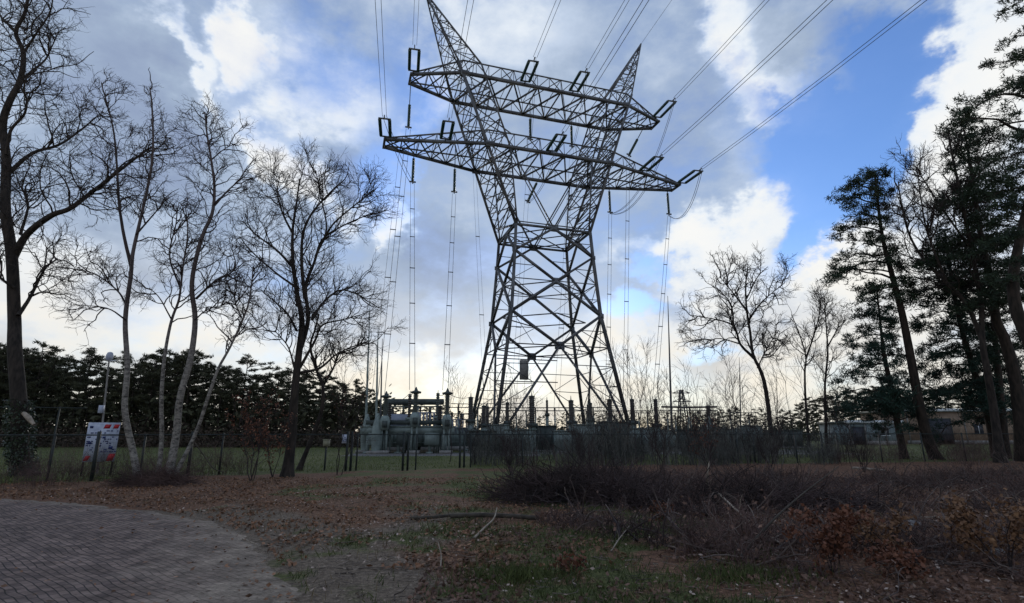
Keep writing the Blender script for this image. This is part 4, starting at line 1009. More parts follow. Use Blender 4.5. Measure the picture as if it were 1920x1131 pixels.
# small plate on the gate post, box on a stick
sp_ = fat(at_px(646)); o = thing('small_sign', 'small white notice on the fence beside the double posts', 'sign', (sp_[0]-.08, sp_[1]-.09, 1.32))
mb = MB(); mb.box((0, 0, 0), (.20, .015, .36)); mb.build('plate', 'white', o)
mb = MB(); text_marks(mb, -.07, .07, -.12, .10, -.009, 3, 8, .8); mb.build('print', 'blue', o)
pb = W(608, 885, 24); o = thing('marker_post', 'short dark stake topped with a pale yellow box on the lawn', 'post', (pb.x, pb.y, 0))
mb = MB(); mb.bar((0, 0, -.1), (0, 0, 1.0), .06); mb.build('stake', 'fence', o)
mb = MB(); mb.box((0, -.01, 1.13), (.26, .14, .26)); mb.box((0, -.01, 1.28), (.30, .18, .03)); mb.build('box', 'yellow', o)

# ------------------------------------------------------------------ switchyard
def ribbed(mb, c, r, z0, z1, n, core=.6, sides=10):
    st = (z1-z0)/n; prof = [(r*core, z0)]
    for k in range(n): z = z0+k*st; prof += [(r*core, z+.1*st), (r, z+.5*st), (r*core, z+.9*st)]
    prof.append((r*core, z1)); mb.lathe(prof, (c[0], c[1], 0), sides)
def bushing_stand(px, Y, ytop, ybox, ybase, label, big=1.0):
    """pedestal with a green equipment head, a tall ribbed bushing and a wide cap"""
    p = W(px, ybase, Y); zt = W(px, ytop, Y).z; zb_ = W(px, ybox, Y).z
    o = thing('bushing_stand', label, 'switchgear', (p.x, Y, 0), 'tall capped bushings beside the transformers')
    mb = MB(); mb.box((0, 0, .12), (.9*big, .9, .24)); mb.build('footing', 'concrete', o)
    for dx in (-.22, .22):
        mb = MB(); mb.bar((dx, 0, .24), (dx*.8, 0, zb_-.9), .14); mb.build('leg', 'green', o)
    mb = MB(); mb.lathe([(.05, zb_-1.0), (.34*big, zb_-.9), (.42*big, zb_-.3), (.30*big, zb_), (.22*big, zb_+.1)], (0, 0, 0), 12); mb.build('equipment_head', 'green', o, smooth=True)
    mb = MB(); mb.box((.1, -.42, zb_-.55), (.34, .3, .5)); mb.build('control_box', 'greendark', o)
    mb = MB(); ribbed(mb, (0, 0), .24*big, zb_+.1, zt-.15, 14); mb.build('insulator', 'porcgreen', o)
    mb = MB(); mb.lathe([(.03, zt-.17), (.40*big, zt-.15), (.42*big, zt-.02), (.16, zt+.05), (.03, zt+.35)], (0, 0, 0), 12); mb.build('cap', 'greendark', o, smooth=True)
    return o
bushing_stand(718, 42, 742, 782, 856, 'capped bushing stand farthest left, beside the tapered masts')
bushing_stand(775, 42, 734, 776, 855, 'capped bushing stand in front of the middle of the transformers')
bushing_stand(836, 42, 736, 780, 852, 'capped bushing stand at the right end of the transformers')
def bushing(px, Y, y0, y1, label, r=.2, m_='porcelain', grp='dark bushings'):
    p = W(px, y0, Y); z0, z1 = p.z, W(px, y1, Y).z; o = thing('bushing', label, 'insulator', (p.x, Y, 0), grp)
    mb = MB(); mb.bar((-.18, 0, 0), (-.12, 0, z0-.3), .1); mb.bar((.18, 0, 0), (.12, 0, z0-.3), .1); mb.box((0, 0, z0-.22), (.5, .5, .2)); mb.build('support', 'green', o)
    mb = MB(); ribbed(mb, (0, 0), r, z0-.12, z1-.08, 10); mb.build('insulator', m_, o)
    mb = MB(); mb.lathe([(.02, z1-.1), (r*.9, z1-.08), (r*.9, z1), (.03, z1+.06), (.02, z1+.3)], (0, 0, 0), 10); mb.build('cap', 'greendark', o)
bushing(767, 44, 780, 740, 'dark bushing close behind the middle capped bushing', .17)
bushing(820, 44, 778, 738, 'slim pale-topped bushing left of the right-hand capped bushing', .17, 'porcgreen')
bushing(824, 43, 795, 762, 'short black bushing below the right-hand capped bushing', .24)
bushing(729, 43, 795, 755, 'dark bushing just right of the leftmost capped bushing', .2)
def transformer(px, Y, label, w=2.6, ribs=True, cons=True, hz=3.0):
    p = W(px, 850, Y); o = thing('power_transformer', label, 'transformer', (p.x, Y, 0), 'transformers in the switchyard')
    mb = MB(); mb.box((0, 0, .2), (w+.8, 2.6, .4)); mb.build('plinth', 'concrete', o)
    mb = MB(); mb.box((0, 0, 1.15), (w, 1.8, 1.5)); mb.box((0, 0, 1.95), (w+.16, 2.0, .1)); mb.build('tank', 'green', o)
    mb = MB()
    for k in range(7): mb.box((-w/2+.15+k*(w-.3)/6, -.94, 1.15), (.08, .10, 1.4))
    mb.box((0, -.95, .75), (w-.1, .05, .07)); mb.build('stiffener', 'green', o)
    if ribs:
        mb = MB()
        for k in range(9): mb.box((-w/2+.2+k*(w-.4)/8, -.75, hz-.45), (.07, .55, 1.15))
        mb.box((0, -.75, hz+.16), (w-.2, .2, .1)); mb.box((0, -.75, hz-1.04), (w-.2, .2, .1)); mb.build('radiator', 'greypaint', o)
    else:
        mb = MB(); v = [(-w*.36, -.9, hz-1.05), (w*.36, -.9, hz-1.05), (w*.46, -.9, hz+.05), (-w*.46, -.9, hz+.05)]
        v = v + [(x, .1, z) for x, y, z in v]; mb.add(v, [(0, 1, 2, 3), (7, 6, 5, 4), (0, 4, 5, 1), (1, 5, 6, 2), (2, 6, 7, 3), (3, 7, 4, 0)]); mb.build('cooler_hood', 'greypaint', o)
        mb = MB(); mb.box((0, -.55, hz-1.22), (w*.8, .9, .3)); mb.build('hood_base', 'greypaint', o)
    if cons:
        mb = MB(); x = np.array([[(-w/2+.1, .3, hz+1.1), (-w/2+.15, .3, hz+1.1), (w/2-.15, .3, hz+1.1), (w/2-.1, .3, hz+1.1)]]); mb.tubes(x, np.array([[.05, .26, .26, .05]]), 14); mb.build('conservator', 'greendark', o, smooth=True)
        for dx in (-w/2+.4, w/2-.4):
            mb = MB(); mb.bar((dx, .3, 1.9), (dx, .3, hz+.8), .12); mb.build('conservator_leg', 'green', o)
    for dx in (-w*.3, 0, w*.3):
        mb = MB(); ribbed(mb, (dx, .55), .13, 2.0, hz+.7, 8, sides=8); mb.build('bushing', 'porcelain', o)
    mb = MB(); mb.bar((-w/2+.2, -.95, hz+.65), (w/2-.2, -.95, hz+.65), .1); mb.bar((.3, -.95, hz+.65), (.3, -.95, hz+.1), .12); mb.build('pipe', 'porcgreen', o)
    return o
transformer(750, 46, 'transformer with a plain grey-blue tapered hood between the left and middle bushings', 3.0, False)
transformer(801, 46, 'transformer with ribbed grey-blue radiator between the middle and right bushings', 2.7, True)
transformer(862, 49, 'transformer with a ribbed grey hood right of the right-hand capped bushing', 2.8, True, False, 2.5)
# long green steel platform in front
p0, p1 = W(676, 850, 43), W(850, 850, 43)
o = thing('steel_platform', 'long grey-green steel framework on legs below the bushings', 'platform', (p0.x, 43, 0)); wd_ = p1.x-p0.x
mb = MB(); mb.box((wd_/2, 0, 1.72), (wd_, 1.2, .5)); mb.box((wd_/2, 0, 2.02), (wd_+.1, 1.3, .10)); mb.build('deck', 'green', o)
mb = MB(); mb.box((wd_/2, -.66, 2.32), (wd_-.9, .1, .34)); mb.build('cable_duct', 'greendark', o)
for k in range(6):
    mb = MB(); x = wd_*(k+.5)/6; mb.bar((x, -.4, 0), (x, -.4, 1.5), .22); mb.box((x, -.4, .06), (.5, .5, .12)); mb.build('leg', 'green', o)
for k in range(3):
    mb = MB(); mb.box((wd_*(.18+.3*k), -.7, 1.1), (1.1, .35, .9)); mb.build('cabinet', 'greendark' if k == 1 else 'green', o)
# tapered lightning masts
def mast(px0, y0, px1, y1, Y, label, cone=True, w=.22):
    a = W(px0, y0, Y); b = W(px1, y1, Y); o = thing('lightning_mast', label, 'pole', (a.x, Y, 0), 'tapered lightning masts')
    d = V3(b.x-a.x, b.y-a.y, b.z)
    if cone:
        mb = MB(); mb.lathe([(.34, 0), (.34, .3), (.42, 1.1), (.38, 1.9), (.20, 2.7), (.13, 3.0)], (0, 0, 0), 10); mb.build('base_housing', 'green', o, smooth=True)
        mb = MB(); mb.box((0, 0, .1), (1.2, 1.2, .2)); mb.build('footing', 'concrete', o)
    mb = MB(); mb.tubes(np.array([[V3(0, 0, 0), d*.35, d*.7, d]]), np.array([[w/2, w*.42, w*.27, .022]]), 8); mb.build('shaft', 'green' if cone else 'steel', o, smooth=True)
mast(684, 850, 694, 560, 44, 'tall tapered mast rising from a green housing, farthest left of them')
mast(704, 856, 709, 610, 42, 'tapered mast rising from the widest green housing, second from the left')
mast(712, 845, 717, 635, 47, 'slim tapered mast just left of the leftmost capped bushing', False, .2)
mast(1261, 850, 1252, 555, 47, 'very tall thin mast right of the pylon', False, .22)
mast(1389, 830, 1386, 670, 60, 'faint thin mast between the pylon and the lone bare tree', False, .18)
def link(xa, ya, Ya, xb, yb, Yb, lab):
    cable('connecting_cable', lab, sagl(W(xa, ya, Ya), W(xb, yb, Yb), .25, 8), .025, 'cable', None, 'slack cables between the bushings')
link(718, 741, 42, 729, 754, 43, 'slack cable from the leftmost capped bushing'); link(775, 733, 42, 767, 739, 44, 'short slack cable behind the middle capped bushing'); link(836, 735, 42, 820, 737, 44, 'slack cable between the right pair of bushings')
link(836, 735, 42, 881, 745, 48, 'slack cable from the right-hand capped bushing towards the first dark column'); link(729, 754, 43, 767, 739, 44, 'slack cable spanning between the left and middle bushings'); link(881, 745, 48, 998, 743, 45, 'long slack cable between the leftmost and thickest columns')
# breaker columns and busbar supports
def column(px, ytop, ybot, Y, r, label):
    p = W(px, 850, Y); z1, z0 = W(px, ytop, Y).z, W(px, ybot, Y).z
    o = thing('breaker_column', label, 'insulator', (p.x, Y, 0), 'thick dark insulator columns in the switchyard')
    mb = MB(); mb.box((0, 0, z0/2), (r*2.2, r*2.2, z0)); mb.box((0, 0, .1), (r*4, r*4, .2)); mb.build('pedestal', 'green', o)
    mb = MB(); mb.box((0, 0, z0+.12), (r*3.4, r*3.2, .3)); mb.build('mechanism_box', 'greendark', o)
    mb = MB(); ribbed(mb, (0, 0), r, z0+.25, z1-.05, 12, .75); mb.build('insulator', 'porcelain', o)
    mb = MB(); mb.lathe([(.02, z1-.06), (r*.95, z1-.05), (r*.95, z1+.05), (.05, z1+.1), (.02, z1+.45)], (0, 0, 0), 10); mb.build('cap', 'greendark', o)
for px, yt, yb, Y, r, lab in ((881, 746, 792, 48, .24, 'thick dark insulator column just left of the pylon legs'), (906, 762, 800, 50, .22, 'dark insulator column between the left pylon legs'),
    (913, 764, 800, 52, .18, 'thinner dark insulator column touching the left pylon leg'), (951, 756, 795, 52, .20, 'dark insulator column just right of the left pylon legs'), (998, 744, 800, 45, .27, 'thickest and tallest dark insulator column, near the middle of the pylon'),
    (1027, 752, 780, 58, .14, 'short thin insulator column right of the thickest one'), (1073, 752, 795, 47, .25, 'thick insulator column just left of the right near pylon leg'), (1110, 757, 790, 52, .20, 'insulator column with a grey box right of the right near pylon leg'),
    (1147, 750, 800, 48, .26, 'thick insulator column inside the far right pylon leg'), (1190, 750, 795, 49, .23, 'thick insulator column just outside the right pylon legs'), (1235, 750, 800, 49, .23, 'thick insulator column left of the very tall thin mast'),
    (1335, 762, 790, 56, .24, 'low insulator column right of the very tall thin mast'), (1105, 760, 790, 60, .14, 'short thin insulator column half hidden behind the right near pylon leg')):
    column(px, yt, yb, Y, r, lab)
def gantry(xa, xb, y, Y, n, label, r=.05):
    a, b = W(xa, y, Y), W(xb, y, Y); o = thing('busbar', label, 'busbar', (a.x, Y, 0)); Lx = b.x-a.x; z = a.z
    mb = MB(); mb.tubes(np.array([[(0, 0, z), (Lx/2, 0, z-.05), (Lx, 0, z)]]), np.full((1, 3), r), 6); mb.build('tube', 'steel', o)
    for k in range(n):
        x = Lx*(k+.5)/n; mb = MB(); mb.bar((x, 0, 0), (x, 0, z-.9), .14); mb.build('support', 'green', o)
        mb = MB(); ribbed(mb, (x, 0), .10, z-.9, z, 6, sides=8); mb.build('insulator', 'porcelain', o)
gantry(842, 1130, 764, 55, 8, 'long level busbar tube crossing behind the left pylon legs')
gantry(930, 1345, 770, 61, 11, 'longest level busbar tube crossing behind the whole pylon', .06)
gantry(1240, 1345, 763, 52, 3, 'thick dark busbar beam right of the very tall thin mast', .10)
gantry(1180, 1420, 774, 68, 7, 'faint low busbar in front of the far right tree line', .05)
gantry(846, 925, 757, 66, 3, 'short high busbar beside the right-hand bushings', .05)
def cabinet(px, Y, w, h, label, m_='green'):
    p = W(px, 840, Y); o = thing('switch_cabinet', label, 'cabinet', (p.x, Y, 0), 'low cabinets in the switchyard')
    mb = MB(); mb.box((0, 0, h/2+.15), (w, 1.0, h)); mb.box((0, 0, h+.19), (w+.16, 1.16, .08)); mb.build('body', m_, o)
    mb = MB(); mb.box((0, 0, .08), (w+.2, 1.2, .16)); mb.build('plinth', 'concrete', o)
    for dx in (-w/4, w/4):
        mb = MB(); mb.box((dx, -.51, h/2+.15), (w/2-.08, .03, h-.16)); dd = mb.build('door', m_, o)
        mb = MB(); mb.box((dx + (.2 if dx < 0 else -.2)*w/2, -.54, h/2+.2), (.05, .04, .22)); mb.build('handle', 'steel', dd)
cabs = [(905, 44, 2.2, 1.5, 'low green cabinet at the foot of the leftmost pylon legs'), (935, 46, 1.6, 2.0, 'taller green cabinet between the left pylon legs and the thickest column'), (975, 42, 2.4, 1.6, 'wide green cabinet left of the thickest column'),
    (1020, 46, 2.0, 1.9, 'green cabinet right of the thickest column'), (1060, 43, 1.7, 1.5, 'low green cabinet left of the right near pylon leg'), (1105, 44, 2.4, 2.0, 'wide green cabinet right of the right near pylon leg'), (1150, 44, 2.2, 2.2, 'tallest green cabinet, under the far right pylon leg'),
    (1200, 45, 2.2, 1.7, 'green cabinet below the column outside the pylon legs'), (1245, 46, 1.8, 1.5, 'small green cabinet below the very tall thin mast'), (1300, 48, 2.8, 1.6, 'long low green cabinet right of the very tall thin mast'),
    (1365, 52, 2.6, 1.7, 'grey cabinet left of the lone bare tree'), (1410, 54, 2.0, 2.0, 'pale cabinet directly left of the lone bare trunk'), (1475, 56, 3.0, 1.6, 'long cabinet between the lone bare tree and the forked one')]
for i, (px, Y, w_, h_, lab) in enumerate(cabs): cabinet(px, Y, w_, h_, lab, 'green' if i % 3 else 'greendark')
# distant pylon on the horizon
a = W(1283, 812, 300); o = thing('distant_pylon', 'tiny far-off lattice pylon with two crossarms on the horizon', 'pylon', (a.x, 300, 0)); ht = W(1283, 731, 300).z
mb = MB()
for sx in (-1, 1):
    for sy in (-1, 1): mb.bar((sx*3.2, sy*3.2, 0), (sx*.7, sy*.7, ht), .5)
for k in range(8):
    z0, z1 = ht*k/8, ht*(k+1)/8; w0_, w1_ = 3.2-2.5*k/8, 3.2-2.5*(k+1)/8
    for sy in (-1, 1): mb.bar((-w0_, sy*w0_, z0), (w1_, sy*w1_, z1), .28); mb.bar((w0_, sy*w0_, z0), (-w1_, sy*w1_, z1), .28)
mb.build('body', 'steel', o)
for yy, hw in ((737, 4.8), (753, 5.0)):
    z = W(1283, yy, 300).z; mb = MB(); mb.bar((-hw, 0, z), (hw, 0, z), .5); mb.bar((-hw, 0, z), (0, 0, z+1.7), .3); mb.bar((hw, 0, z), (0, 0, z+1.7), .3); mb.build('crossarm', 'steel', o)

# ------------------------------------------------------------------ buildings at the right
def building(x0, x1, ytop, Y, name, label, wall, doors, windows, roof_over=.4, depth=9):
    a, b = W(x0, 830, Y), W(x1, 830, Y); h = W((x0+x1)/2, ytop, Y).z; wdt = b.x-a.x
    o = thing(name, label, 'building', ((a.x+b.x)/2, Y, 0))
    mb = MB(); mb.box((0, depth/2, h/2-.15), (wdt, depth, h-.3)); mb.build('wall', wall, o)
    mb = MB(); mb.box((0, depth/2, h-.15), (wdt+roof_over*2, depth+roof_over*2, .30)); r = mb.build('roof', 'greendark', o)
    mb = MB(); mb.box((0, -roof_over-.03, h-.08), (wdt+roof_over*2, .05, .36)); mb.build('fascia', 'roofedge', r)
    for x in (-wdt/2+.4, -wdt/6, wdt/5, wdt/2-.4):
        mb = MB(); mb.bar((x, -.08, 0), (x, -.08, h-.3), .11); mb.build('downpipe', 'concrete', o)
    mb = MB(); mb.box((0, -.03, .25), (wdt+.02, .04, .5)); mb.build('wall_base', 'concrete', o)
    for x, w_, hh in doors:
        mb = MB(); X = W(x, 830, Y).x-(a.x+b.x)/2; mb.box((X, -.02, hh/2), (w_, .06, hh)); d_ = mb.build('door', 'door', o)
        mb = MB(); mb.box((X, -.02, hh+.05), (w_+.2, .1, .1)); mb.box((X+w_/2+.05, -.02, hh/2), (.1, .1, hh)); mb.box((X-w_/2-.05, -.02, hh/2), (.1, .1, hh)); mb.build('door_frame', 'greendark', d_)
    for x, w_, z0, z1 in windows:
        mb = MB(); X = W(x, 830, Y).x-(a.x+b.x)/2; mb.box((X, -.02, (z0+z1)/2), (w_, .06, z1-z0)); wn = mb.build('window', 'door', o)
        mb = MB(); mb.box((X, -.03, z0-.04), (w_+.2, .12, .08)); mb.box((X, -.03, z1+.04), (w_+.2, .12, .08)); mb.box((X, -.045, (z0+z1)/2), (.06, .04, z1-z0)); mb.build('window_frame', 'roofedge', wn)
    return o
building(1702, 2040, 768, 74, 'brick_building', 'long low tan brick building with a white roof edge and dark door', 'brick', [(1768, 3.0, 3.3)], [(1840, 1.2, 1.4, 2.6), (1965, 1.6, 1.2, 2.6)])
building(1590, 1695, 790, 70, 'clad_shed', 'low blue-grey clad shed left of the brick building', 'render', [(1612, 1.4, 2.2)], [(1662, 1.0, 1.2, 2.2)], .2, 6)

# ------------------------------------------------------------------ scrub, saplings, heath, litter
def sapling(o_name, label, px, ytop, Y, group, m_='twig', leafy=None, nlf=0, lean=0, cat='sapling', stems=1, tw=1.0, r0=.022, ybase=None):
    g = W(px, 840, Y); b = V3(g.x, Y, HH(g.x, Y)); h = W(px, ytop, Y).z - b[2]
    o = thing(o_name, label, cat, tuple(b), group)
    tr = []
    for s_ in range(stems):
        a = random.random()*2*PI; sp_ = .22*h*(s_ > 0 or stems > 1); n = 8; hh = h*(1 if s_ == 0 else random.uniform(.6, .95))
        P = np.array([[lean*h*t + math.cos(a)*sp_*t + .02*h*math.sin(3*t+a), math.sin(a)*sp_*t, -.05 + hh*t] for t in np.linspace(0, 1, n)]); P[1:] += rng.normal(size=(n-1, 3))*.012*h; tr.append(P)
    tr = np.array(tr); mb = MB(); mb.tubes(tr, np.linspace(r0, r0*.25, 8)[None]*np.ones((stems, 1)), 5); mb.build('stem', m_, o)
    A = grow(tr, int(12*tw*stems**.6)+3, (h*.2, h*.42), (20, 50), .15, 5, .15, (.2, .95)); B = grow(A, int(45*tw*stems**.6), (h*.08, h*.2), (20, 50), .12, 4, .2)
    mb = MB(); mb.tubes(A, taper(len(A), 5, r0*.4, r0*.2), 3); mb.tubes(B, taper(len(B), 4, r0*.25, r0*.13), 3); mb.build('twigs', m_, o)
    if leafy:
        AB = np.concatenate([B[:, 1:].reshape(-1, 3), A[:, 2:].reshape(-1, 3)]); C = AB[rng.integers(0, len(AB), nlf)] + rng.normal(size=(nlf, 3))*.03
        mb = MB(); mb.leaves(C, .075, .6); mb.build('leaves', leafy, o)
    return o
# row of saplings standing among the brush in front of and behind the fence
sp_list = [(842, 690, 30), (860, 700, 33), (1175, 640, 30), (1192, 665, 27), (1205, 650, 34), (1222, 690, 28), (1232, 640, 33), (1248, 700, 26), (1268, 690, 30), (1290, 720, 27), (1302, 680, 34), (1318, 705, 30), (1335, 740, 26),
           (1352, 700, 36), (1378, 690, 33), (1392, 640, 36), (1398, 700, 30), (1410, 690, 38), (1455, 650, 34), (1468, 690, 30), (1480, 640, 36), (1492, 620, 38), (1530, 660, 36), (1562, 640, 36), (1580, 700, 33), (1596, 680, 36)]
lm_ = ['leftmost thin sapling between the transformers and the pylon', 'taller thin sapling touching the left side of the pylon base', 'tall thin sapling nearest the right pylon leg', 'second thin sapling out from the right pylon leg',
       'third thin sapling out from the right pylon leg', 'short thin sapling left of the very tall thin mast', 'tall thin sapling just left of the very tall thin mast', 'short thin sapling directly before the very tall thin mast',
       'thin sapling just right of the very tall thin mast', 'short thin sapling over the tiny distant pylon', 'taller thin sapling right of the tiny distant pylon', 'second thin sapling right of the tiny distant pylon', 'lowest thin sapling right of the distant pylon',
       'thin sapling midway between distant pylon and lone bare tree', 'thin sapling just left of the faint thin mast', 'tallest thin sapling beside the faint thin mast', 'thin sapling just right of the faint thin mast', 'thin sapling touching the lone bare trunk on its left',
       'thin sapling just right of the lone bare trunk', 'second thin sapling right of the lone bare trunk', 'third thin sapling right of the lone bare trunk', 'thin sapling just left of the V-forked tree', 'thin sapling between the two slim bare trees',
       'thin sapling just right of the slim bare tree by the pines', 'short thin sapling at the left edge of the spruce', 'rightmost thin sapling, inside the spruce boughs']
for (px, yt, Y), lab in zip(sp_list, lm_):
    sapling('sapling', lab, px, yt, Y, 'thin saplings above the brush', lean=-.02 - (px-960)*.00012, tw=1.3, r0=.024)
# dense scrub in front of the switchyard fence: too many stems to count
def scrub(name, label, cat, n, xr, f_y, hr, m_, r0=.006, side=6, lean=.12):
    P = []; 
    for i in range(n):
        for _ in range(30):
            px = random.uniform(*xr); Y = f_y(px); g = W(px, 850, Y); x = g.x
            if random.random() < .30 + 2.2*nz(x, Y, .45, 57): break
        h = (hr[0] + (hr[1]-hr[0])*random.random()**1.6)*(.6+1.3*max(0, nz(x, Y, .35, 31)+.25))
        P.append([[x, Y, HH(x, Y)-.03, h]])
    P = np.array(P)[:, 0]; k = 5; S = np.empty((n, k, 3)); S[:, 0] = P[:, :3]; d = unit(np.stack([rng.normal(size=n)*lean, rng.normal(size=n)*lean, np.ones(n)], 1))
    for j in range(1, k): S[:, j] = S[:, j-1] + d*(P[:, 3:]/(k-1)); d = unit(d + rng.normal(size=(n, 3))*.24)
    mb = MB(); mb.tubes(S, taper(n, k, r0, r0*.4), 3)
    A = grow(S, n*side, (.25, .8), (20, 55), .1, 4, .2, (.15, 1)); mb.tubes(A, taper(len(A), 4, r0*.55, r0*.3), 3)
    B = grow(A, n*side, (.1, .35), (20, 60), .05, 3, .2); mb.tubes(B, taper(len(B), 3, r0*.4, r0*.25), 3)
    o = mb.build(name, m_); tag(o, label, cat); o['kind'] = 'stuff'; return S, A, B
fyp = lambda px: fence_y(W(px, 850, 22).x)
scrub('scrub', 'dense grey leafless scrub along the fence in front of the switchyard', 'scrub', 1450, (885, 1570), lambda px: fyp(px) + random.uniform(-1.8, 7.5), (.9, 2.9), 'scrub', .012, 6)
scrub('low_brush', 'thin brush under the pines along the fence', 'brush', 700, (1560, 2080), lambda px: fyp(px) + random.uniform(-3, 5), (.5, 1.6), 'heath', .0055, 6)
scrub('left_brush', 'thin dark brush round the foot of the big left tree', 'brush', 500, (-150, 480), lambda px: fyp(px) + random.uniform(-.6, 3.5), (.4, 1.5), 'heath', .005, 5)
scrub('tall_scrub', 'taller thin bare stems rising out of the fence scrub', 'scrub', 230, (880, 1600), lambda px: fyp(px) + random.uniform(-1, 9), (2.4, 4.6), 'twig', .014, 14, .07)
# bracken and bramble belt before the woodland
C = []
for i in range(22000):
    px = random.uniform(-240, 740); Y = random.uniform(57, 66); x = W(px, 850, Y).x; C.append((x, Y, random.random()*(1.6 + (Y-57)*.45)*(.6+.8*abs(nz(x, Y, .3, 3)))))
mb = MB(); mb.leaves(np.array(C), .34, .35, .3); o = mb.build('bracken_belt', mat('dead_bracken', (.075, .055, .04), (.035, .027, .02), 1, .95)); tag(o, 'brownish dead bracken belt at the foot of the dark woodland', 'bracken'); o['kind'] = 'stuff'
C = []
for i in range(24000):
    px = random.uniform(-260, 730); Y = random.uniform(60, 92); x = W(px, 850, Y).x; C.append((x, Y, random.random()*(5.2 + 2.5*nz(x, Y, .12, 8))))
mb = MB(); mb.leaves(np.array(C), .62, .5, .3); o = mb.build('woodland_understorey', 'needle3'); tag(o, 'dark undergrowth filling the woodland between the pine trunks', 'undergrowth'); o['kind'] = 'stuff'
C = []
for i in range(9000):
    px = random.uniform(880, 2000); Y = random.uniform(98, 112); x = W(px, 840, Y).x; C.append((x, Y, random.random()*(2.4 + 2.2*nz(x, Y, .1, 8))))
mb = MB(); mb.leaves(np.array(C), .8, .5, .3); o = mb.build('far_undergrowth', 'needle3'); tag(o, 'low dark undergrowth below the far tree line right of the pylon', 'undergrowth'); o['kind'] = 'stuff'
# heath: purple-brown woody ground cover over the right foreground
def inside_heath(x, y):
    e = .7 + 1.1*nz(x, y, .35, 41)
    return x > e + max(0, (9.3-y)*.62) and y < fence_y(x)-.2
pts = []
while len(pts) < 5600:
    y = 5.4 + 16*random.random()**1.15; x = random.uniform(.2, 24)
    if x > y*1.05 + 1: continue
    if inside_heath(x, y) and random.random() < .35 + 1.3*nz(x, y, .55, 13): pts.append((x, y))
pts = np.array(pts); n = len(pts); z = np.array([HH(x, y) for x, y in pts]); k = 4
S = np.empty((n, k, 3)); S[:, 0] = np.c_[pts, z-.03]; d = unit(np.c_[rng.normal(size=(n, 2))*.55, np.ones(n)]); hgt = ((.14+.42*rng.random(n)**1.5)*np.array([.55+1.5*max(0, noise.noise(Vector((x*.7, y*.7, 4)))+.25) for x, y in pts]))[:, None]
for j in range(1, k): S[:, j] = S[:, j-1] + d*hgt/(k-1); d = unit(d+rng.normal(size=(n, 3))*.25)
mb = MB(); mb.tubes(S, taper(n, k, .0075, .003), 3); A = grow(S, n*4, (.10, .42), (25, 75), .0, 4, .35, (.1, 1)); mb.tubes(A, taper(len(A), 4, .0045, .002), 3)
LV = A[rng.integers(0, len(A), 8500), 2] + rng.normal(size=(8500, 3))*.02; lm2 = MB(); lm2.leaves(LV, .055, .6, .2, .7); q_ = lm2.build('caught_leaves', 'litterdark'); tag(q_, 'dry leaves caught in the heath of the right foreground', 'leaves'); q_['kind'] = 'stuff'
o = mb.build('heath', 'heath'); tag(o, 'low purple-brown woody heath covering the right foreground', 'heath'); o['kind'] = 'stuff'
nb_ = 900; q_ = pts[rng.integers(0, len(pts), nb_)]; D = np.empty((nb_, 5, 3)); D[:, 0] = np.c_[q_, [HH(x, y) + .03 for x, y in q_]]; d = unit(np.c_[rng.normal(size=(nb_, 2)), .15+.5*rng.random(nb_)])
for j in range(1, 5): D[:, j] = D[:, j-1] + d*(.08+.22*rng.random((nb_, 1))); d = unit(d + rng.normal(size=(nb_, 3))*.2)
D[:, :, 2] = np.maximum(D[:, :, 2], .02); mb = MB(); mb.tubes(D, taper(nb_, 5, .013, .005, .8), 4); A = grow(D, nb_*4, (.15, .5), (25, 60), 0, 4, .3); mb.tubes(A, taper(len(A), 4, .006, .003), 3)
o = mb.build('cut_branches', mat('cut_branch_bark', (.15, .115, .10), (.04, .03, .03), .9, .9)); tag(o, 'ragged cut branches strewn through the right foreground heath', 'branches'); o['kind'] = 'stuff'
# dark brash heap
def heap(name, label, px, py, rx, ry, hh, n, m_, r=.006, grp=None):
    c = G(px, py); X = []
    P = np.empty((n, 5, 3)); 
    a = rng.random(n)*2*PI; q = np.sqrt(rng.random(n)); x = c.x + np.cos(a)*q*rx; y = c.y + np.sin(a)*q*ry
    z = hh*(1-q**2)*rng.random(n)**.7 + .03; d = unit(np.c_[rng.normal(size=(n, 2)), rng.normal(size=n)*.3+.1]); P[:, 0] = np.c_[x, y, z]
    for j in range(1, 5): P[:, j] = P[:, j-1]+d*(.10+.26*rng.random((n, 1))); d = unit(d+rng.normal(size=(n, 3))*.28)
    P[:, :, 2] = np.maximum(P[:, :, 2], .01)
    mb = MB(); mb.tubes(P, taper(n, 5, r, r*.4, .9), 3); A = grow(P, n*3, (.08, .35), (25, 70), .02, 4, .3); mb.tubes(A, taper(len(A), 4, r*.45, r*.2), 3); o = mb.build(name, m_, loc=(c.x, c.y, 0)); tag(o, label, 'brushwood'); o['kind'] = 'stuff'
heap('brash_heap', 'dark tangled heap of cut brushwood in the middle foreground', 1085, 935, 1.9, 1.5, .60, 2600, 'brash', .010)
heap('brash_heap', 'low dark strip of cut brushwood behind the crossed branches', 1400, 950, 3.0, .9, .32, 1500, 'brash', .009)
heap('brash_heap', 'brushwood heap at the foot of the birch clump', 290, 908, 1.0, .5, .35, 900, 'heath', .006)
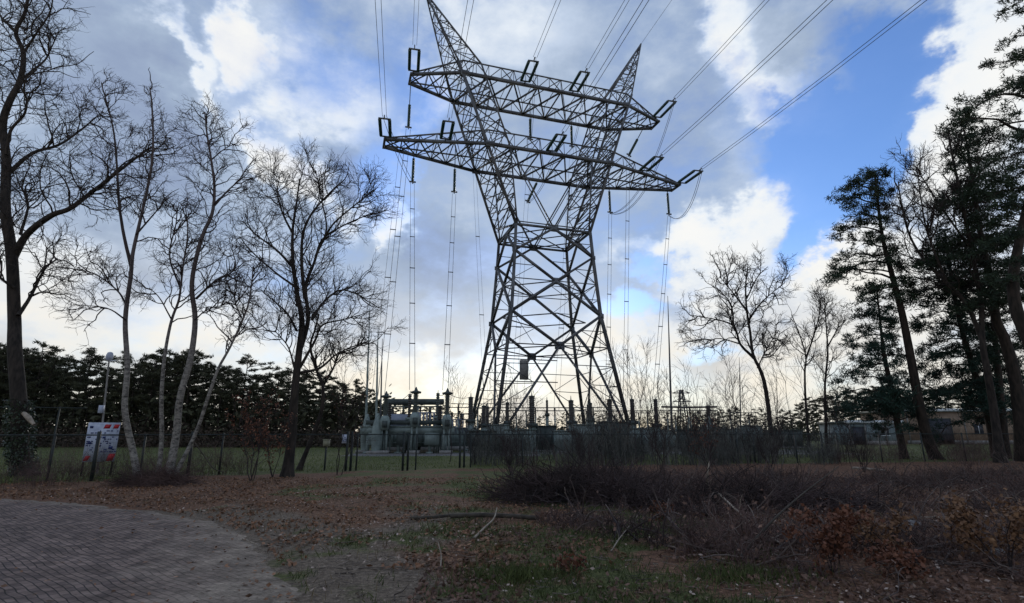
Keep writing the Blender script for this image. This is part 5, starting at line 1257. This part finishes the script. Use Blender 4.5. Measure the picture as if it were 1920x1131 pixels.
# leaves on the ground
def field(n, xr, yr, ok, dz=.012):
    P = []
    while len(P) < n:
        y = yr[0] + (yr[1]-yr[0])*random.random()**1.5; x = random.uniform(*xr)
        if abs(x) > y*1.1+1.5: continue
        if ok(x, y): P.append((x, y, HH(x, y)+dz*(.4+random.random())))
    return np.array(P)
off_road = lambda x, y: x > -1.2 or road_sd(x, y) < -.1
mb = MB(); mb.leaves(field(15000, (-19, 1.5), (7, 20), lambda x, y: off_road(x, y) and y < fence_y(x)+.4 and random.random() < .35+1.5*nz(x, y, .8, 2) + (.35 if x < -4 else 0), .03), .06, .65, .6, .6)
o = mb.build('fallen_leaves', 'litter'); tag(o, 'brown fallen leaves on the verge below the birches', 'leaves'); o['kind'] = 'stuff'
mb = MB(); mb.leaves(field(34000, (-1, 20), (4.5, 20), lambda x, y: random.random() < .30+1.7*nz(x, y, .9, 6) + (.25 if x > 2.5 else -.05), .04), .05, .6, .35, .7)
o = mb.build('fallen_leaves', 'litterdark'); tag(o, 'dark reddish fallen leaves over the right foreground', 'leaves'); o['kind'] = 'stuff'
mb = MB(); mb.leaves(field(3800, (-12, 16), (4.6, 18), lambda x, y: off_road(x, y) and random.random() < .25+1.3*nz(x, y, .7, 33) + (.15 if x > 1 else 0), .05), .042, .6, .6, .7)
o = mb.build('pale_leaves', mat('pale_dry_leaves', (.42, .33, .28), (.20, .14, .11), 8, .8)); tag(o, 'scattered pale bleached leaves and chips on the ground', 'leaves'); o['kind'] = 'stuff'
mb = MB(); mb.leaves(field(520, (-16, -1), (5.5, 14), lambda x, y: road_sd(x, y) > 0 and random.random() < .07 + math.exp(-road_sd(x, y)/.5), .035), .055, .6, .85)
o = mb.build('stray_leaves', 'litter'); tag(o, 'few stray leaves blown onto the brick road', 'leaves'); o['kind'] = 'stuff'
P0 = field(2600, (-10, 14), (4.8, 18), lambda x, y: off_road(x, y) and random.random() < .35+1.2*nz(x, y, .6, 91) + (.2 if x > 1 else 0), .02)
d = unit(np.c_[rng.normal(size=(len(P0), 2)), rng.normal(size=len(P0))*.10]); ln_ = (.06+.30*rng.random(len(P0))**2)[:, None]; bend = rng.normal(size=P0.shape)*.03
T3 = np.stack([P0, P0+d*ln_*.5+bend*[1, 1, .3], P0+d*ln_], 1); T3[:, :, 2] = np.maximum(T3[:, :, 2], P0[:, 2:])
mb = MB(); mb.tubes(T3, taper(len(P0), 3, .0055, .0025, .8), 3); o = mb.build('fallen_twigs', mat('fallen_twig_bark', (.20, .16, .13), (.05, .038, .032), 1.2, .9)); tag(o, 'small fallen twigs scattered over soil and grass in the foreground', 'twigs'); o['kind'] = 'stuff'
# grass: tufts in the foreground and on the lawn
def gz(x, y): return .52*math.exp(-((x-.8)/2.8)**2) + .5*nz(x, y, .6, 5) + .35*nz(x, y, 1.9, 11) + (.15 if x < 4 else -.12)
P = field(12000, (-5, 11), (4.5, 19), lambda x, y: off_road(x, y) and random.random() < 1.9*(gz(x, y)-.38), .0)
mb = MB(); mb.blades(P, .085, .012, .5); o = mb.build('grass', 'grass'); tag(o, 'short green grass patches in the middle foreground', 'grass'); o['kind'] = 'stuff'
P = field(5000, (-19, 12), (5, 20), lambda x, y: off_road(x, y) and random.random() < .25+.6*nz(x, y, .5, 77), .0)
mb = MB(); mb.blades(P, .13, .010, .7); o = mb.build('dry_grass', 'drygrass'); tag(o, 'withered straw-coloured grass on the verge', 'grass'); o['kind'] = 'stuff'
P = []
while len(P) < 40000:
    Y = 18 + 40*random.random()**1.8; px = random.uniform(-150, 2050); x = W(px, 850, Y).x
    if Y < fence_y(x)+.1: continue
    if (abs(Y-41) < 3.2 and -12 < x < 2): continue
    P.append((x, Y, HH(x, Y)))
mb = MB(); mb.blades(np.array(P), .10, .022, .45); o = mb.build('lawn_grass', 'lawn'); tag(o, 'green lawn grass behind the fence', 'grass'); o['kind'] = 'stuff'
mb = MB(); c = G(960, 1085); P = np.c_[rng.normal(size=(700, 2))*[.30, .16] + [c.x, c.y], np.zeros(700)]; mb.blades(P, .15, .011, .5); o = mb.build('grass_tuft', 'grass'); tag(o, 'brighter green grass tuft at the bottom centre', 'grass'); o['kind'] = 'stuff'
mb = MB(); c = G(1385, 1085); P = np.c_[rng.normal(size=(900, 2))*[.35, .2] + [c.x, c.y], np.zeros(900)]; mb.blades(P, .14, .011, .5); o = mb.build('grass_tuft', 'grass'); tag(o, 'smaller green grass tuft at the bottom right of centre', 'grass'); o['kind'] = 'stuff'
# leafy beech shoots
def beech(label, px, py, w_px, ytop, m_, n, stems=5, lf=.055, twm='twig'):
    g = G(px, py); sc_ = g.y/F; h = (W(px, ytop, g.y).z); o = thing('beech_shoot', label, 'shrub', (g.x, g.y, 0), 'beech shoots holding dry leaves')
    tr = []
    for s_ in range(stems):
        a = 2*PI*s_/stems + random.random(); R = w_px*sc_*.5*random.uniform(.4, 1.0)
        tr.append([[math.cos(a)*R*t, math.sin(a)*R*.8*t, -.04+h*random.uniform(.82, 1.0)*t] for t in np.linspace(0, 1, 7)])
    tr = np.array(tr); tr[:, 1:] += rng.normal(size=tr[:, 1:].shape)*.02; mb = MB(); mb.tubes(tr, np.linspace(.009, .003, 7)[None]*np.ones((stems, 1)), 4)
    A = grow(tr, 10*stems, (h*.25, h*.5), (30, 70), -.02, 5, .15, (.25, 1)); mb.tubes(A, taper(len(A), 5, .004, .002), 3); mb.build('stems', twm, o)
    AB = A[:, 1:].reshape(-1, 3); C = AB[rng.integers(0, len(AB), n)] + rng.normal(size=(n, 3))*.035; mb = MB(); C = np.concatenate([C, C + rng.normal(size=C.shape)*.05]); mb.leaves(C, lf, .6); mb.build('leaves', m_, o)
beech('rusty beech shoot with drooping red-brown leaves right of the crossed branches', 1560, 1072, 150, 952, 'redleaf', 750)
beech('smaller pale-topped beech shoot right of the rusty one', 1655, 1045, 110, 952, 'tanleaf', 330)
beech('low red-brown beech shoot just right and below the rusty one', 1690, 1085, 120, 1020, 'redleaf', 300)
beech('large tan beech shoot at the right edge', 1890, 1080, 170, 935, 'tanleaf', 760)
beech('small orange-red leafy shoot in the middle foreground', 1245, 985, 40, 940, 'redleaf', 90, 3)
beech('low orange-leaved shoot left of the small orange-red one', 1065, 1080, 60, 1040, 'redleaf', 110, 3)
sapling('beech_sapling', 'young beech with dry red-brown leaves left of the round-crowned tree', 478, 735, 19.0, None, leafy='redleaf', nlf=900, stems=4, tw=2.2, r0=.02)
sapling('beech_sapling', 'second small leafy beech touching the round-crowned trunk', 518, 780, 20.0, None, leafy='redleaf', nlf=350, stems=3, tw=1.6, r0=.016)
sapling('leafy_twig_bush', 'small twiggy bush clinging to brown leaves right of the round-crowned trunk', 640, 660, 21.5, None, leafy='redleaf', nlf=90, stems=3, tw=1.6, r0=.018)
sapling('beech_sapling', 'rust-leaved young tree inside the far right pylon leg', 1158, 745, 30, None, leafy='redleaf', nlf=260, stems=2, tw=1.4)
sapling('beech_sapling', 'reddish twiggy bush in the scrub right of the pylon', 1325, 770, 24, None, leafy='redleaf', nlf=260, stems=5, tw=2.5, r0=.016)
for px, yt, Y, lab in ((1240, 720, 22, 'multi-stemmed bush in the scrub below the very tall thin mast'), (960, 800, 21, 'multi-stemmed bush in the scrub left of the brash heap'), (1095, 780, 21.5, 'multi-stemmed bush in the scrub right behind the brash heap'), (1615, 790, 23, 'multi-stemmed bush on the lawn edge below the spruce'), (1440, 760, 23, 'multi-stemmed bush below the lone bare tree')):
    sapling('bush', lab, px, yt, Y, 'bare bushes', stems=7, tw=3.0, r0=.014, cat='bush')
# branches and logs on the ground
def branch(name, label, pts, r0, r1, m_, cat='branch', twigs=0):
    P = catmull([V3(*p) for p in pts], 5); o = thing(name, label, cat, tuple(P[0])); mb = MB(); n = len(P)
    mb.tubes((P-P[0])[None], np.linspace(r0, r1, n)[None], 7); mb.build('stick', m_, o, smooth=True)
    if twigs:
        q, _ = resample(P-P[0], 9); A = grow(q[None], twigs, (.15, .5), (25, 60), .02, 5, .15, (.2, 1)); mb = MB(); mb.tubes(A, taper(twigs, 5, r1*.8, r1*.35), 4); mb.build('side_twigs', m_, o)
def gp(px, py, z=0.0):
    """point z metres above the ground seen at this pixel"""
    r = ray(px, py); t = (z-CAMH)/r.z; return V3(r.x*t, r.y*t, z)
branch('fallen_branch', 'long pale curved branch lying in the right foreground', [gp(1348, 926, .35), gp(1385, 960, .22), (gp(1430, 998, .12)), gp(1480, 1028, .06)], .022, .012, 'wood', twigs=3)
yA = gp(1380, 1055, .03); branch('leaning_branch', 'thin dark branch slanting up across the pale curved one', [yA, V3(*W(1440, 985, yA[1]+.5)), V3(*W(1500, 930, yA[1]+1.2)), V3(*W(1572, 875, yA[1]+2.2))], .02, .007, 'darkwood', twigs=5)
branch('fallen_branch', 'short pale crooked stick in the middle foreground', [gp(888, 1010, .04), gp(908, 990, .08), gp(926, 972, .12), gp(932, 952, .22)], .02, .010, 'wood', twigs=2)
branch('fallen_branch', 'thin upright pale twig near the bottom centre', [gp(826, 1065, .02), gp(827, 1040, .10), gp(822, 1018, .2), gp(826, 1008, .27)], .008, .004, 'wood', twigs=2)
branch('fallen_branch', 'thin grey twig left of the small orange-red shoot', [gp(1145, 1035, .03), gp(1165, 1005, .1), gp(1190, 975, .15), gp(1198, 960, .25)], .010, .004, 'wood', twigs=3)
branch('fallen_log', 'dark fallen log lying level left of the brash heap', [gp(845, 968, .05), gp(900, 966, .07), gp(960, 968, .07), gp(1010, 972, .05)], .045, .04, 'darkwood', 'log')
branch('fallen_log', 'second thinner dark log end just left of the larger one', [gp(770, 972, .03), gp(810, 970, .04), (gp(850, 966, .04))], .035, .03, 'darkwood', 'log')
branch('fallen_log', 'pale peeled log beyond the heath near the spruce foot', [gp(1600, 878, .06), gp(1630, 880, .07), gp(1662, 883, .06)], .07, .05, 'wood', 'log')
branch('fallen_branch', 'long thin pale pole lying level at the right', [gp(1680, 972, .1), gp(1750, 970, .12), gp(1850, 972, .1)], .014, .010, 'wood')
branch('fallen_branch', 'short pale stick beyond the pole at the right', [gp(1818, 922, .1), gp(1835, 917, .14), gp(1850, 911, .16)], .014, .010, 'wood')
branch('fallen_branch', 'curved dark branch hanging low over the lawn beside the birches', [V3(*W(365, 830, 18)), V3(*W(385, 858, 18)), V3(*W(400, 878, 18)), V3(*W(420, 886, 18))], .02, .012, 'darkwood')
branch('fallen_branch', 'pale straight twig at the sandy edge of the road', [gp(455, 1010, .03), gp(470, 1016, .03), gp(484, 1022, .03)], .010, .006, 'wood')
branch('broken_stump', 'split pale stump shoot in the heath below the bushes', [gp(1328, 925, .02), V3(*W(1326, 895, 14)), V3(*W(1330, 865, 14))], .035, .012, 'wood', 'stump', twigs=4)
def stone(label, px, py, s, m_='stone'):
    c = gp(px, py, s*.2); o = thing('stone', label, 'stone', tuple(c)); import bmesh
    me = bpy.data.meshes.new('rock'); bm = bmesh.new(); bmesh.ops.create_icosphere(bm, subdivisions=3, radius=s/2)
    for v in bm.verts: v.co *= 1 + .35*noise.noise(v.co*3/s + Vector((px, 0, 0))); v.co.z *= .55
    for f in bm.faces: f.smooth = True
    bm.to_mesh(me); bm.free(); me.materials.append(MT[m_]); q = bpy.data.objects.new('rock', me); col.objects.link(q); q.parent = o
stone('pale grey stone half sunk in the heath between the beech shoots', 1712, 988, .34)
stone('small white stone lowest at the right edge', 1872, 1036, .20, 'concrete'); stone('small white stone left of the lowest one', 1838, 1026, .16, 'concrete')
